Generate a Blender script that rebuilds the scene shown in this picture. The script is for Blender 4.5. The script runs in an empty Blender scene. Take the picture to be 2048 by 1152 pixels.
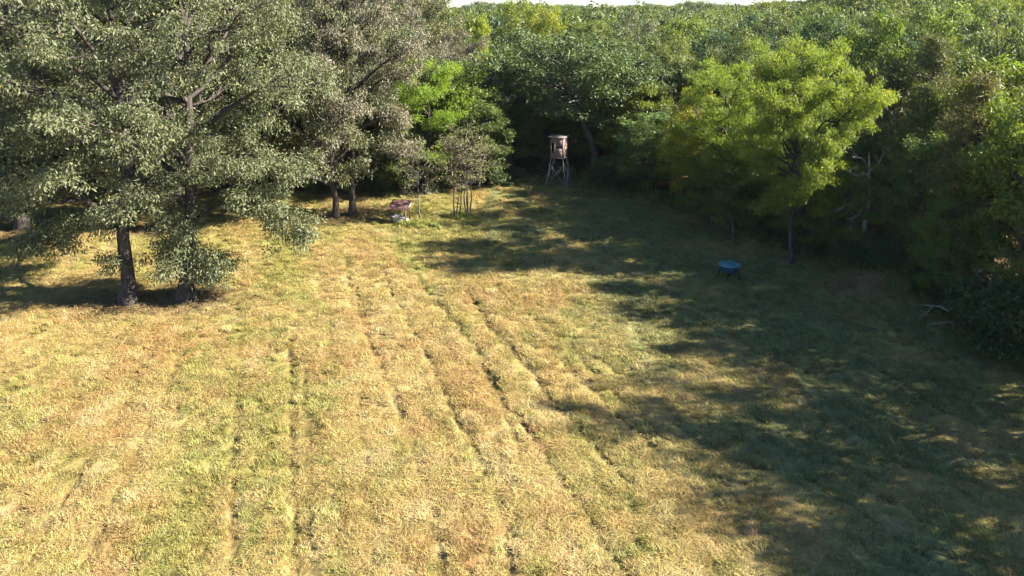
import bpy, math
import numpy as np
from mathutils import Vector

S = bpy.context.scene
COL = S.collection
D = bpy.data
PI = math.pi

# ------------------------------------------------------------------ camera, sky, sun, exposure
CAM_H = 15.0
PITCH = math.radians(5.0)
FOC = 1430.0                                  # focal length in pixels of the 2048 px wide photograph
PPY = 14.0 + FOC * math.tan(PITCH)            # row of the optical axis: the photograph's verticals were straightened (shifted lens)
cam = D.cameras.new('camera')
cam.sensor_width = 36.0
cam.lens = 36.0 * FOC / 2048.0
cam.shift_y = -(576.0 - PPY) / 2048.0
cam.clip_start = 0.3
cam.clip_end = 4000
camo = D.objects.new('camera', cam)
COL.objects.link(camo)
camo.location = (0, 0, CAM_H)
camo.rotation_euler = (PI / 2 - PITCH, 0, 0)
S.camera = camo

SUN_EL = math.radians(31)
SUN_ROT = math.radians(94)                    # clockwise from +Y, i.e. from the right and slightly behind the wood
W = D.worlds.new('World')
S.world = W
W.use_nodes = True
wn = W.node_tree
wn.nodes.clear()
sky = wn.nodes.new('ShaderNodeTexSky')
sky.sky_type = 'NISHITA'
sky.sun_disc = False
sky.sun_elevation = SUN_EL
sky.sun_rotation = SUN_ROT
sky.air_density = 1.0
sky.dust_density = 0.1
sky.ozone_density = 6.0
bg = wn.nodes.new('ShaderNodeBackground')
bg.inputs['Strength'].default_value = 0.052
wo = wn.nodes.new('ShaderNodeOutputWorld')
wn.links.new(sky.outputs[0], bg.inputs['Color'])
wn.links.new(bg.outputs[0], wo.inputs['Surface'])

sun = D.lights.new('sun', 'SUN')
sun.energy = 5.0
sun.angle = math.radians(0.5)
sun.color = (1.0, 0.91, 0.76)
suno = D.objects.new('sun', sun)
COL.objects.link(suno)
sdir = Vector((math.sin(SUN_ROT) * math.cos(SUN_EL), math.cos(SUN_ROT) * math.cos(SUN_EL), math.sin(SUN_EL)))
suno.location = sdir * 200
suno.rotation_euler = sdir.to_track_quat('Z', 'Y').to_euler()

S.view_settings.view_transform = 'Standard'
S.view_settings.look = 'None'
S.view_settings.gamma = 1.0
S.view_settings.use_curve_mapping = False
S.view_settings.exposure = 2.25
cy = S.cycles
cy.max_bounces = 5
cy.diffuse_bounces = 2
cy.glossy_bounces = 2
cy.transmission_bounces = 3
cy.volume_bounces = 0
cy.transparent_max_bounces = 4
cy.caustics_reflective = False
cy.caustics_refractive = False
cy.use_denoising = True
cy.denoiser = 'OPENIMAGEDENOISE'
cy.denoising_input_passes = 'RGB_ALBEDO_NORMAL'
cy.denoising_prefilter = 'NONE'
cy.sample_clamp_indirect = 2.0


# ------------------------------------------------------------------ picture <-> ground
def ground_at(px, py):
    c, s = math.cos(PITCH), math.sin(PITCH)
    X, Y = px - 1024.0, -(py - PPY)
    rz = -s * FOC + c * Y
    ry = c * FOC + s * Y
    t = CAM_H / -rz
    return X * t, ry * t


def height_for(y, py):
    c, s = math.cos(PITCH), math.sin(PITCH)
    k = (PPY - py) / FOC
    return CAM_H + y * (k * c - s) / (c + k * s)


def x_for(px, y, z):
    c, s = math.cos(PITCH), math.sin(PITCH)
    return (px - 1024.0) / FOC * (y * c - (z - CAM_H) * s)


# ------------------------------------------------------------------ numpy noise
def sm(a, b, x):
    t = np.clip((x - a) / (b - a), 0, 1)
    return t * t * (3 - 2 * t)


def _h(ix, iy, seed):
    n = (ix.astype(np.int64) * 374761393 + iy.astype(np.int64) * 668265263 + seed * 974634777) & 0x7fffffff
    n = ((n ^ (n >> 13)) * 1274126177) & 0x7fffffff
    return ((n ^ (n >> 16)) & 0xffff) / 65535.0


def vnoise(x, y, seed=0):
    x = np.asarray(x, float); y = np.asarray(y, float)
    ix = np.floor(x); iy = np.floor(y)
    fx = x - ix; fy = y - iy
    fx = fx * fx * (3 - 2 * fx); fy = fy * fy * (3 - 2 * fy)
    a = _h(ix, iy, seed); b = _h(ix + 1, iy, seed)
    c = _h(ix, iy + 1, seed); d = _h(ix + 1, iy + 1, seed)
    return (a * (1 - fx) + b * fx) * (1 - fy) + (c * (1 - fx) + d * fx) * fy


def fbm(x, y, seed=0, o=4):
    r = 0; a = 0.5; t = 0
    for i in range(o):
        r = r + a * vnoise(x, y, seed + i * 17); t += a
        x = x * 2.03 + 11.3; y = y * 2.03 + 5.7; a *= 0.5
    return r / t


# ------------------------------------------------------------------ terrain and field
FIELD = np.array([(24.5, -30), (23.5, 14), (21.8, 29.3), (20.8, 34), (20.0, 37.5), (18.2, 41.5), (16.2, 45.3), (14.2, 49.6), (10.6, 56.4), (7.4, 61.2),
                  (3, 63), (-1, 59.6), (-6, 57.4), (-10, 56.8), (-21, 57.6), (-32, 58.2), (-41, 57.5), (-56, 56.5), (-90, 54), (-90, -30)], float)


def inside(x, y, poly=FIELD):
    r = np.zeros(np.shape(x), bool)
    n = len(poly)
    for i in range(n):
        x1, y1 = poly[i]; x2, y2 = poly[(i + 1) % n]
        if y1 == y2:
            continue
        c = ((y1 > y) != (y2 > y)) & (x < (x2 - x1) * (y - y1) / (y2 - y1) + x1)
        r ^= c
    return r


def edge_dist(x, y, poly=FIELD):
    d = np.full(np.shape(x), 1e9)
    n = len(poly)
    for i in range(n):
        x1, y1 = poly[i]; x2, y2 = poly[(i + 1) % n]
        dx, dy = x2 - x1, y2 - y1
        t = np.clip(((x - x1) * dx + (y - y1) * dy) / (dx * dx + dy * dy), 0, 1)
        d = np.minimum(d, np.hypot(x - x1 - t * dx, y - y1 - t * dy))
    return d


def field_sd(x, y):
    d = edge_dist(x, y)
    return np.where(inside(x, y), d, -d)      # positive in the field


OAK_BASES = [ground_at(258, 603), ground_at(373, 597), ground_at(325, 455), ground_at(45, 458), ground_at(672, 430), ground_at(705, 428)]
RA = math.radians(20.5)


def lateral(x, y):
    w = 1.3 * (fbm(x * .05, y * .05, 71, 2) - .5) + .35 * (vnoise(x * .35, y * .35, 72) - .5)
    return x * math.cos(RA) + y * math.sin(RA) + w - .012 * np.maximum(x - 4, 0) * (y - 20)


def crop(pts):                                # rows of the tractor tracks, read off the photograph
    return [ground_at(400 + x / 1.618, 440 + y / 1.618) for x, y in pts]


TRACKS = [(crop(p), k) for p, k in (
    ([(290, 380), (300, 500), (303, 650), (300, 800), (300, 1000), (302, 1150), (303, 1300)], 1.0),
    ([(338, 480), (345, 650), (350, 850), (352, 1000), (352, 1150), (350, 1300)], .55),
    ([(470, 120), (484, 200), (494, 260), (520, 320), (550, 380), (580, 460), (640, 600), (690, 720), (730, 850)], .7),
    ([(510, 200), (522, 290), (560, 350)], .7),
    ([(590, 150), (622, 230), (660, 300), (705, 370), (760, 470), (800, 550), (870, 690), (930, 800), (968, 880), (995, 990), (1010, 1150)], .85),
    ([(700, 170), (745, 245), (810, 330), (880, 410), (940, 540), (990, 640), (1050, 760)], .85),
    ([(760, 240), (795, 285), (860, 360), (920, 470), (990, 580), (1060, 680), (1130, 790), (1220, 920), (1330, 1080), (1420, 1200)], 1.1),
    ([(850, 210), (895, 270), (940, 335), (1000, 400), (1100, 520), (1160, 600), (1290, 740), (1400, 860)], 1.0),
    ([(880, 290), (920, 315), (980, 392), (1040, 450), (1110, 540)], .6),
    ([(1050, 290), (1085, 335), (1150, 420), (1210, 485), (1330, 600), (1480, 740)], .8),
    ([(1130, 330), (1222, 430), (1295, 505), (1420, 620), (1600, 780)], .7),
    ([(140, 430), (132, 500), (120, 650), (110, 850), (100, 1100), (98, 1250)], .8),
    ([(-60, 420), (-110, 560), (-190, 720), (-280, 900), (-360, 1100)], .6),
    ([(-160, 420), (-230, 560), (-330, 720), (-450, 900), (-560, 1100)], .6),
    ([(640, 560), (690, 700), (740, 860), (770, 1000), (790, 1200)], .4),
    ([(500, 520), (530, 700), (550, 900), (560, 1200)], .35),
    ([(1560, 300), (1800, 420), (2000, 500), (2160, 450), (2340, 580), (2600, 740)], .7),
    ([(1500, 420), (1700, 560), (1900, 700), (2140, 860), (2400, 1010)], .6),
    ([(1520, 640), (1700, 760), (1960, 825), (2170, 972), (2270, 1036), (2420, 1120)], .8))]


def ruts(x, y):
    m = np.zeros(np.shape(x))
    wx = x + .22 * (vnoise(x * .6, y * .6, 72) - .5); wy = y
    for P, k in TRACKS:
        d = np.full(np.shape(x), 9.)
        for (x1, y1), (x2, y2) in zip(P[:-1], P[1:]):
            dx, dy = x2 - x1, y2 - y1
            t = np.clip(((wx - x1) * dx + (wy - y1) * dy) / (dx * dx + dy * dy), 0, 1)
            d = np.minimum(d, np.hypot(wx - x1 - t * dx, wy - y1 - t * dy))
        m = np.maximum(m, k * np.exp(-(d / .145) ** 2))
    brk = sm(.30, .58, fbm(x * 1.3, y * 1.3, 33, 3))
    return m * (.72 + .28 * brk)


def terrain(x, y, fine=True):
    z = .25 * (fbm(x * .04, y * .04, 3, 2) - .5)
    z = z - 4.0 * sm(68, 120, y) + 7.5 * sm(170, 430, y)
    z = z + 9.0 * sm(.20, .42, x / np.maximum(y, 20)) * sm(95, 190, y)
    z = z + .9 * np.exp(-(((x - 19.8) / 1.9) ** 2 + ((y - 36.8) / 2.6) ** 2))     # the low mound by the wood's edge
    if fine:
        n = sm(90, 60, y)
        z = z + n * (.20 * (fbm(x * .8, y * .8, 9, 4) - .5) + .07 * (vnoise(x * 2.6, y * 2.6, 19) - .5) - .14 * ruts(x, y))
    return z


def Tz(x, y):
    return float(terrain(np.array([float(x)]), np.array([float(y)]), False)[0])


STRAW = np.array((.47, .360, .145)); STRAW2 = np.array((.42, .290, .115)); PALE = np.array((.56, .455, .225))
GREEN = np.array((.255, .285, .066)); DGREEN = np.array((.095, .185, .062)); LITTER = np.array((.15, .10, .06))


def turf_tint(x, y):
    """base colour of the mown grass: straw, rusty straw, pale hay and green regrowth in patches"""
    s = lateral(x, y)
    a = fbm(x * .22 + .3 * vnoise(x, y, 5), y * .16, 11, 4)
    b = fbm(x * .55, y * .45, 23, 3)
    c = fbm(s * .75, y * .05, 47, 3)
    g = sm(.38, .66, .40 * a + .25 * c + .33 * fbm(x * 1.9, y * 1.5, 28, 3) + .05 * sm(4, 14, x) + .02 * sm(30, 50, y))
    g2 = sm(22, 12, np.minimum(field_sd(x, y), 40) + np.where(x < -2, 40, 0)) * sm(.24, .52, fbm(x * .3, y * .3, 91, 3))  # greener turf near the right wood, deepened to cool its shade by colour
    g = np.maximum(g, .92 * g2)
    o = sm(.42, .68, b)
    p = sm(.55, .75, fbm(x * 1.1, y * .8, 61, 3))
    col = STRAW + (STRAW2 - STRAW) * o[..., None]
    col = col + (PALE - col) * (p * .7)[..., None]
    gc = GREEN + (DGREEN - GREEN) * g2[..., None]
    col = col + (gc - col) * (.72 * g)[..., None]
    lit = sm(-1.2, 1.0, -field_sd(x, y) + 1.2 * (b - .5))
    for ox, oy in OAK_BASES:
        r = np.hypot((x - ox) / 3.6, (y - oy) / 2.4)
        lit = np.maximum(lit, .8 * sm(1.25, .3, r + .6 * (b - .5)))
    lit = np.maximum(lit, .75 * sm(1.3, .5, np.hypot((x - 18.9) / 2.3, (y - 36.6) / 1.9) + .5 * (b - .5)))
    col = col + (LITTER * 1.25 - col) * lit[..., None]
    return col, g, lit


# ------------------------------------------------------------------ mesh helpers
def mesh_from(name, V, F3=None, F4=None, mat=None, attrs=None, smooth=False, vcol=None):
    me = D.meshes.new(name)
    V = np.asarray(V, np.float32).reshape(-1, 3)
    loops = []; tot = []
    if F3 is not None and len(F3):
        F3 = np.asarray(F3, np.int32).reshape(-1, 3); loops.append(F3.ravel()); tot.append(np.full(len(F3), 3, np.int32))
    if F4 is not None and len(F4):
        F4 = np.asarray(F4, np.int32).reshape(-1, 4); loops.append(F4.ravel()); tot.append(np.full(len(F4), 4, np.int32))
    loops = np.concatenate(loops); tot = np.concatenate(tot)
    st = np.concatenate(([0], np.cumsum(tot)[:-1])).astype(np.int32)
    me.vertices.add(len(V)); me.vertices.foreach_set('co', V.ravel())
    me.loops.add(len(loops)); me.loops.foreach_set('vertex_index', loops)
    me.polygons.add(len(tot)); me.polygons.foreach_set('loop_start', st); me.polygons.foreach_set('loop_total', tot)
    if smooth:
        me.polygons.foreach_set('use_smooth', np.ones(len(tot), bool))
    for k, v in (attrs or {}).items():
        a = me.attributes.new(k, 'FLOAT', 'FACE'); a.data.foreach_set('value', np.asarray(v, np.float32))
    if vcol is not None:
        a = me.attributes.new('tint', 'FLOAT_COLOR', 'POINT')
        c = np.ones((len(V), 4), np.float32); c[:, :3] = vcol
        a.data.foreach_set('color', c.ravel())
    me.update(calc_edges=True)
    if mat:
        me.materials.append(mat)
    return me


class MB:
    """collects tubes, boxes and lathes of ONE part"""
    def __init__(s):
        s.V = []; s.F = []; s.T = []; s.n = 0

    def add(s, V, F4=(), F3=()):
        V = np.asarray(V, float).reshape(-1, 3)
        s.V.append(V)
        if len(F4): s.F.append(np.asarray(F4, int) + s.n)
        if len(F3): s.T.append(np.asarray(F3, int) + s.n)
        s.n += len(V)

    def tube(s, P, R, k=6, cap=True):
        P = np.asarray(P, float); R = np.broadcast_to(np.asarray(R, float), (len(P),))
        t = np.gradient(P, axis=0); t /= np.linalg.norm(t, axis=1)[:, None] + 1e-9
        ref = np.array((0, 0, 1.)) if abs(t.mean(0)[2]) < .8 else np.array((1., 0, 0))
        a = np.cross(t, ref); a /= np.linalg.norm(a, axis=1)[:, None] + 1e-9
        b = np.cross(t, a)
        th = np.arange(k) / k * 2 * PI
        V = P[:, None, :] + R[:, None, None] * (np.cos(th)[None, :, None] * a[:, None, :] + np.sin(th)[None, :, None] * b[:, None, :])
        i = np.arange(len(P) - 1)[:, None] * k; j = np.arange(k)[None, :]; j2 = (j + 1) % k
        F = np.stack(np.broadcast_arrays(i + j, i + j2, i + k + j2, i + k + j), -1).reshape(-1, 4)
        V = V.reshape(-1, 3)
        F3 = []
        if cap:
            m = len(V); V = np.vstack((V, P[0], P[-1]))
            e = (len(P) - 1) * k
            F3 = [(m, (q + 1) % k, q) for q in range(k)] + [(m + 1, e + q, e + (q + 1) % k) for q in range(k)]
        s.add(V, F, F3)
        return s

    def box(s, c, size, rot=0.0, M=None):
        x, y, z = np.array(size) / 2.
        V = np.array([(-x, -y, -z), (x, -y, -z), (x, y, -z), (-x, y, -z), (-x, -y, z), (x, -y, z), (x, y, z), (-x, y, z)])
        if M is not None: V = V @ np.array(M).T
        if rot:
            ca, sa = math.cos(rot), math.sin(rot)
            V = V @ np.array([(ca, sa, 0), (-sa, ca, 0), (0, 0, 1)])
        s.add(V + np.array(c), [(0, 3, 2, 1), (4, 5, 6, 7), (0, 1, 5, 4), (1, 2, 6, 5), (2, 3, 7, 6), (3, 0, 4, 7)])
        return s

    def beam(s, p, q, w, h=None):
        """square timber from p to q"""
        p = np.array(p, float); q = np.array(q, float); h = h or w
        d = q - p; L = np.linalg.norm(d); d /= L
        r = np.array((0, 0, 1.)) if abs(d[2]) < .9 else np.array((0, 1., 0))
        a = np.cross(d, r); a /= np.linalg.norm(a); b = np.cross(d, a)
        return s.box((p + q) / 2, (w, h, L), M=np.stack((a, b, d), 1))

    def lathe(s, prof, k=32, sx=1., sy=1., c=(0, 0, 0)):
        th = np.arange(k) / k * 2 * PI
        V = np.array([[(r * math.cos(t) * sx, r * math.sin(t) * sy, z) for t in th] for r, z in prof]).reshape(-1, 3) + np.array(c)
        F = [(i * k + j, i * k + (j + 1) % k, (i + 1) * k + (j + 1) % k, (i + 1) * k + j) for i in range(len(prof) - 1) for j in range(k)]
        s.add(V, F)
        return s

    def mesh(s, name, mat, smooth=False):
        return mesh_from(name, np.vstack(s.V), np.vstack(s.T) if s.T else None, np.vstack(s.F) if s.F else None, mat, smooth=smooth)

    def build(s, name, mat, parent=None, smooth=False):
        return link(name, s.mesh(name, mat, smooth), parent)


def link(name, me, parent=None):
    o = D.objects.new(name, me); COL.objects.link(o)
    if parent is not None: o.parent = parent
    return o


def thing(name, label, cat, loc=(0, 0, 0), rz=0., group=None):
    o = D.objects.new(name, None); COL.objects.link(o)
    o.empty_display_size = .3
    o.location = loc; o.rotation_euler = (0, 0, rz)
    o['label'] = label; o['category'] = cat
    if group: o['group'] = group
    return o


# ------------------------------------------------------------------ materials
def newmat(name):
    m = D.materials.new(name); m.use_nodes = True
    nt = m.node_tree; nt.nodes.clear()
    out = nt.nodes.new('ShaderNodeOutputMaterial')
    return m, nt, out


def N(nt, t, **kw):
    n = nt.nodes.new(t)
    for k, v in kw.items(): setattr(n, k, v)
    return n


def mixcol(nt, fac, a, b, mode='MIX'):
    n = N(nt, 'ShaderNodeMix', data_type='RGBA', blend_type=mode)
    for v, i in ((fac, 0), (a, 6), (b, 7)):
        if hasattr(v, 'links'): nt.links.new(v, n.inputs[i])
        else: n.inputs[i].default_value = v if i == 0 else (*v, 1.)
    return n.outputs[2]


def leaf_mat(name, c1, c2, trans=.30, rough=.42, spec=.5, gold=.0, vary=0.):
    m, nt, out = newmat(name)
    at = N(nt, 'ShaderNodeAttribute', attribute_name='rnd')
    oi = N(nt, 'ShaderNodeObjectInfo')
    c = mixcol(nt, at.outputs['Fac'], c1, c2)
    if gold:
        mt = N(nt, 'ShaderNodeMapRange'); mt.inputs[1].default_value = 1 - gold; mt.inputs[2].default_value = 1 - gold + .01
        nt.links.new(at.outputs['Fac'], mt.inputs[0])
        c = mixcol(nt, mt.outputs[0], c, (.42, .29, .03))
    c = mixcol(nt, 1.0, c, oi.outputs['Color'], 'MULTIPLY')
    if vary:                                   # tree to tree: some darker and bluer, some paler and yellower
        c = mixcol(nt, 1.0, c, mixcol(nt, oi.outputs['Random'], (1 - vary, 1 - vary * .8, 1 - vary * .35), (1 + vary * 1.1, 1 + vary * .75, 1 - vary * .3)), 'MULTIPLY')
    p = N(nt, 'ShaderNodeBsdfPrincipled')
    p.inputs['Roughness'].default_value = rough
    p.inputs['Specular IOR Level'].default_value = spec
    nt.links.new(c, p.inputs['Base Color'])
    t = N(nt, 'ShaderNodeBsdfTranslucent')
    tc = mixcol(nt, 1.0, c, (1.55, 1.45, .55), 'MULTIPLY')
    nt.links.new(tc, t.inputs['Color'])
    mx = N(nt, 'ShaderNodeMixShader'); mx.inputs[0].default_value = trans
    nt.links.new(p.outputs[0], mx.inputs[1]); nt.links.new(t.outputs[0], mx.inputs[2])
    nt.links.new(mx.outputs[0], out.inputs['Surface'])
    return m


def rough_mat(name, c1, c2, scale=(4, 4, 4), rough=.85, spec=.2, metal=0., bump=.3, c3=None, thr=(.4, .65), objcol=False):
    """two-tone weathered surface with a fine bump; scale stretches the grain in object space"""
    m, nt, out = newmat(name)
    tc = N(nt, 'ShaderNodeTexCoord')
    mp = N(nt, 'ShaderNodeMapping'); mp.inputs['Scale'].default_value = scale
    nt.links.new(tc.outputs['Object'], mp.inputs[0])
    n1 = N(nt, 'ShaderNodeTexNoise'); n1.inputs['Scale'].default_value = 1.; n1.inputs['Detail'].default_value = 6; n1.inputs['Roughness'].default_value = .65
    nt.links.new(mp.outputs[0], n1.inputs['Vector'])
    mr = N(nt, 'ShaderNodeMapRange'); mr.inputs[1].default_value, mr.inputs[2].default_value = thr
    nt.links.new(n1.outputs['Fac'], mr.inputs[0])
    c = mixcol(nt, mr.outputs[0], c1, c2)
    if c3:
        n2 = N(nt, 'ShaderNodeTexNoise'); n2.inputs['Scale'].default_value = 2.7; n2.inputs['Detail'].default_value = 5
        nt.links.new(mp.outputs[0], n2.inputs['Vector'])
        m2 = N(nt, 'ShaderNodeMapRange'); m2.inputs[1].default_value, m2.inputs[2].default_value = .55, .7
        nt.links.new(n2.outputs['Fac'], m2.inputs[0])
        c = mixcol(nt, m2.outputs[0], c, c3)
    if objcol:
        oi = N(nt, 'ShaderNodeObjectInfo'); c = mixcol(nt, 1.0, c, oi.outputs['Color'], 'MULTIPLY')
    p = N(nt, 'ShaderNodeBsdfPrincipled')
    p.inputs['Roughness'].default_value = rough; p.inputs['Specular IOR Level'].default_value = spec; p.inputs['Metallic'].default_value = metal
    nt.links.new(c, p.inputs['Base Color'])
    b = N(nt, 'ShaderNodeBump'); b.inputs['Strength'].default_value = bump; b.inputs['Distance'].default_value = .03
    nt.links.new(n1.outputs['Fac'], b.inputs['Height']); nt.links.new(b.outputs[0], p.inputs['Normal'])
    nt.links.new(p.outputs[0], out.inputs['Surface'])
    return m


M_BARK = rough_mat('oak_bark', (.035, .03, .028), (.095, .08, .07), (9, 9, 2.2), bump=.8)
M_PALE = rough_mat('pale_bark', (.20, .18, .16), (.38, .35, .31), (5, 5, 1.5), bump=.5)
M_GREYBARK = rough_mat('grey_bark', (.06, .055, .05), (.15, .135, .12), (9, 9, 2.5), bump=.5)
M_DEAD = rough_mat('bleached_deadwood', (.22, .20, .18), (.40, .37, .34), (8, 8, 3), bump=.4)

L_OAK = leaf_mat('oak_leaf', (.078, .102, .050), (.172, .184, .102), .24, .52, .30, gold=.012)
L_GREY = leaf_mat('grey_oak_leaf', (.115, .118, .080), (.205, .195, .140), .22, .52, .30, gold=.008)
L_GREEN = leaf_mat('green_leaf', (.068, .108, .034), (.160, .195, .056), .35, .50, .30, gold=.006, vary=.2)
L_YELLOW = leaf_mat('yellow_green_leaf', (.118, .182, .034), (.230, .285, .060), .48, .5, .3, gold=.02)
L_CEDAR = leaf_mat('cedar_spray', (.066, .088, .040), (.150, .158, .070), .22, .6, .25, gold=.01)
L_SHRUB = leaf_mat('shrub_leaf', (.030, .060, .024), (.075, .105, .038), .3, .4, .45, gold=.004)
L_WOOD = leaf_mat('forest_leaf', (.066, .102, .045), (.155, .190, .080), .30, .5, .32, gold=.004, vary=.38)
L_TWIG = leaf_mat('dry_grey_leaf', (.13, .14, .078), (.225, .23, .13), .3, .6, .25, gold=.01)


# ------------------------------------------------------------------ trees
def leaf_mesh(rng, name, mat, C, R, per, L, Wd, droop=.5, flat=.75, up=.35, tone=None):
    """many folded leaf blades spread through clusters; C centres, R radii"""
    C = np.asarray(C, float); R = np.asarray(R, float)
    n = len(C)
    cnt = np.maximum(2, (per * (R / R.mean()) ** 2 * rng.uniform(.55, 1.35, n)).astype(int))
    idx = np.repeat(np.arange(n), cnt); m = len(idx)
    o = rng.normal(size=(m, 3)); o /= np.linalg.norm(o, axis=1)[:, None]
    o *= (rng.random(m) ** .45)[:, None]
    off = o * R[idx][:, None]; off[:, 2] *= flat
    P = C[idx] + off
    d = o * .8 + rng.normal(size=(m, 3)) * .55; d[:, 2] -= droop
    d /= np.linalg.norm(d, axis=1)[:, None]
    nrm = o * .6 + rng.normal(size=(m, 3)) * .6; nrm[:, 2] += up
    s = np.cross(d, nrm); s /= np.linalg.norm(s, axis=1)[:, None] + 1e-9
    nn = np.cross(s, d)
    l = L * np.exp(rng.normal(size=m) * .32 - .03)[:, None]; w = Wd * rng.uniform(.7, 1.25, m)[:, None]
    mid = P + d * l * .5 + nn * w * .22
    V = np.stack((P, mid + s * w * .5, P + d * l, mid - s * w * .5), 1).reshape(-1, 3)
    b = np.arange(m)[:, None] * 4
    F = np.concatenate((b + np.array([[0, 1, 2]]), b + np.array([[0, 2, 3]])), 1).reshape(-1, 3)
    ct = rng.random(n) if tone is None else tone
    r = np.clip(.55 * rng.random(m) + .45 * ct[idx], 0, 1)
    r = np.where(rng.random(m) < .35, rng.random(m), r)
    return mesh_from(name, V, F, None, mat, {'rnd': np.repeat(r, 2)})


def shape_r(kind, t):
    t = np.clip(t, 0, 1)
    if kind == 'oak': return (0.62 + .38 * math.sin(PI * min(t * 1.25, .5))) * math.sqrt(max(0.02, 1 - (max(t - .30, 0) / .74) ** 2))
    if kind == 'dome': return math.sqrt(max(.03, 1 - ((t - .38) / .66) ** 2))
    if kind == 'cone': return (1 - t) ** .85 * .95 + .06
    if kind == 'vase': return (.45 + .55 * min(1, t * 1.8)) * math.sqrt(max(.03, 1 - (max(t - .5, 0) / .54) ** 2))
    return 1.


def tree_meshes(name, seed, H, R, clear, kind, nl, sec, per, cr, leaf, lmat, bmat, r0=None, lean=(0, 0), droop=.5, up=.35,
                rag=.28, extra=(), trunk_top=.9, flare=1.5, bare=(), flat=.72, twig=True, k=8, off=(0, 0), inner=.30):
    rng = np.random.default_rng(seed)
    r0 = r0 or H * .017
    tb = MB()
    nt_ = 12
    tt = np.linspace(0, 1, nt_)
    wob = np.cumsum(rng.normal(size=(nt_, 2)) * H * .006, 0); wob[:2] = 0
    P = np.stack((lean[0] * tt ** 1.2 + wob[:, 0], lean[1] * tt ** 1.2 + wob[:, 1], H * trunk_top * tt), 1)
    P[0, 2] = -.25
    rad = r0 * (1 - tt) ** .75 * .92 + r0 * .08
    rad[0] *= flare
    # root flare just above the ground
    P = np.insert(P, 1, [P[0, 0], P[0, 1], H * .018], 0); rad = np.insert(rad, 1, r0 * (1 + (flare - 1) * .55))
    P = np.insert(P, 2, [P[0, 0], P[0, 1], H * .05], 0); rad = np.insert(rad, 2, r0 * 1.05)
    tb.tube(P, rad, k)
    zz = P[:, 2]

    def tr(z):
        return np.array((np.interp(z, zz, P[:, 0]), np.interp(z, zz, P[:, 1]), z)), np.interp(z, zz, rad)
    C = []; RR = []
    ga = rng.uniform(0, 6.3)
    crown_h = H - clear
    lobes = rng.uniform(0, 2 * PI, 3)
    for i in range(nl):
        t = (i + rng.uniform(.1, .9)) / nl
        t = t ** .92
        ga += 2.39996 + rng.normal() * .35
        zt = clear + crown_h * t
        lob = 1 + .13 * math.sin(2 * ga + lobes[0]) + .10 * math.sin(3 * ga + lobes[1] + 5 * t)
        er = R * shape_r(kind, t) * lob * rng.uniform(1 - rag, 1 + rag * .35)
        ct, _ = tr(min(zt, H * trunk_top))
        ox, oy = off[0] * (1 - t), off[1] * (1 - t)
        tip = np.array((ct[0] + ox + er * math.cos(ga), ct[1] + oy + er * math.sin(ga), zt))
        rise = (-.05 + .75 * t) if kind != 'cone' else .12
        zb = np.clip(zt - er * rise - crown_h * .05, min(clear * .75, H * .3), H * trunk_top * .97)
        base, br = tr(zb)
        ln = np.linalg.norm(tip - base)
        arch = ln * (.16 - .1 * t)
        u = np.linspace(0, 1, 7)[:, None]
        L = base + (tip - base) * u + np.array((0, 0, 1.)) * arch * (4 * u * (1 - u)) * .9
        L[1:-1] += rng.normal(size=(5, 3)) * ln * .025
        lr = min(br * .6, .035 * ln ** .8 + .015) * (1 - u[:, 0]) ** .8 + .012
        tb.tube(L, lr, 5, cap=False)
        ns = max(2, int(sec * (.45 + .55 * er / R)))
        C.append(L[-1]); RR.append(cr * rng.uniform(.7, 1.1))
        for j in range(ns):
            us = inner + (.98 - inner) * (j + rng.random()) / ns
            q = np.array([np.interp(us, u[:, 0], L[:, c]) for c in range(3)])
            dv = (tip - base) / (ln + 1e-6)
            side = np.cross(dv, (0, 0, 1.)); side /= np.linalg.norm(side) + 1e-6
            sg = 1 if (j + i) % 2 else -1
            dd = dv * rng.uniform(.2, .8) + side * sg * rng.uniform(.35, 1.) + np.array((0, 0, rng.uniform(-.25, .55)))
            dd /= np.linalg.norm(dd)
            sl = ln * .40 * (1.15 - us * .75) * rng.uniform(.6, 1.2) + .25
            e = q + dd * sl; e[2] -= .05 * sl * sl * droop
            if twig:
                tb.tube([q, (q + e) / 2 + (0, 0, .06 * sl), e], [.022 + .012 * sl, .014 + .005 * sl, .006], 3, cap=False)
            for f in ((.55, 1.) if sl > 1.0 else (1.,)):
                C.append(q + (e - q) * f + rng.normal(size=3) * cr * .28)
                RR.append(cr * rng.uniform(.55, 1.15))
    for pl, r_ in bare:
        tb.tube(pl, np.linspace(r_, r_ * .2, len(pl)), 5)
    for q_, (x, y, z, r) in enumerate(extra):
        C.append((x, y, z)); RR.append(r)
        b, _ = tr(min(max(.5, z - .15), H * .8))
        if q_ % 7 == 0 and math.hypot(x, y) < 2.2: tb.tube([b, (b + np.array((x, y, z))) / 2 + (0, 0, .12), (x, y, z)], [.035, .025, .01], 4, cap=False)
    tm = tb.mesh(name + '_trunk', bmat, smooth=True)
    C = np.array(C); RR = np.array(RR)
    cm = leaf_mesh(rng, name + '_crown', lmat, C, RR, per, leaf[0], leaf[1], droop, flat, up)
    return tm, cm


def put_tree(name, label, cat, loc, meshes, rz=0., sc=(1, 1, 1), tint=(1, 1, 1), group=None, btint=None):
    t = thing(name, label, cat, loc, rz, group)
    t.scale = sc
    tr = link('trunk', meshes[0], t)
    cr = link('crown', meshes[1], t)
    cr['kind'] = 'stuff'
    cr.color = (*tint, 1)
    return t


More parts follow.
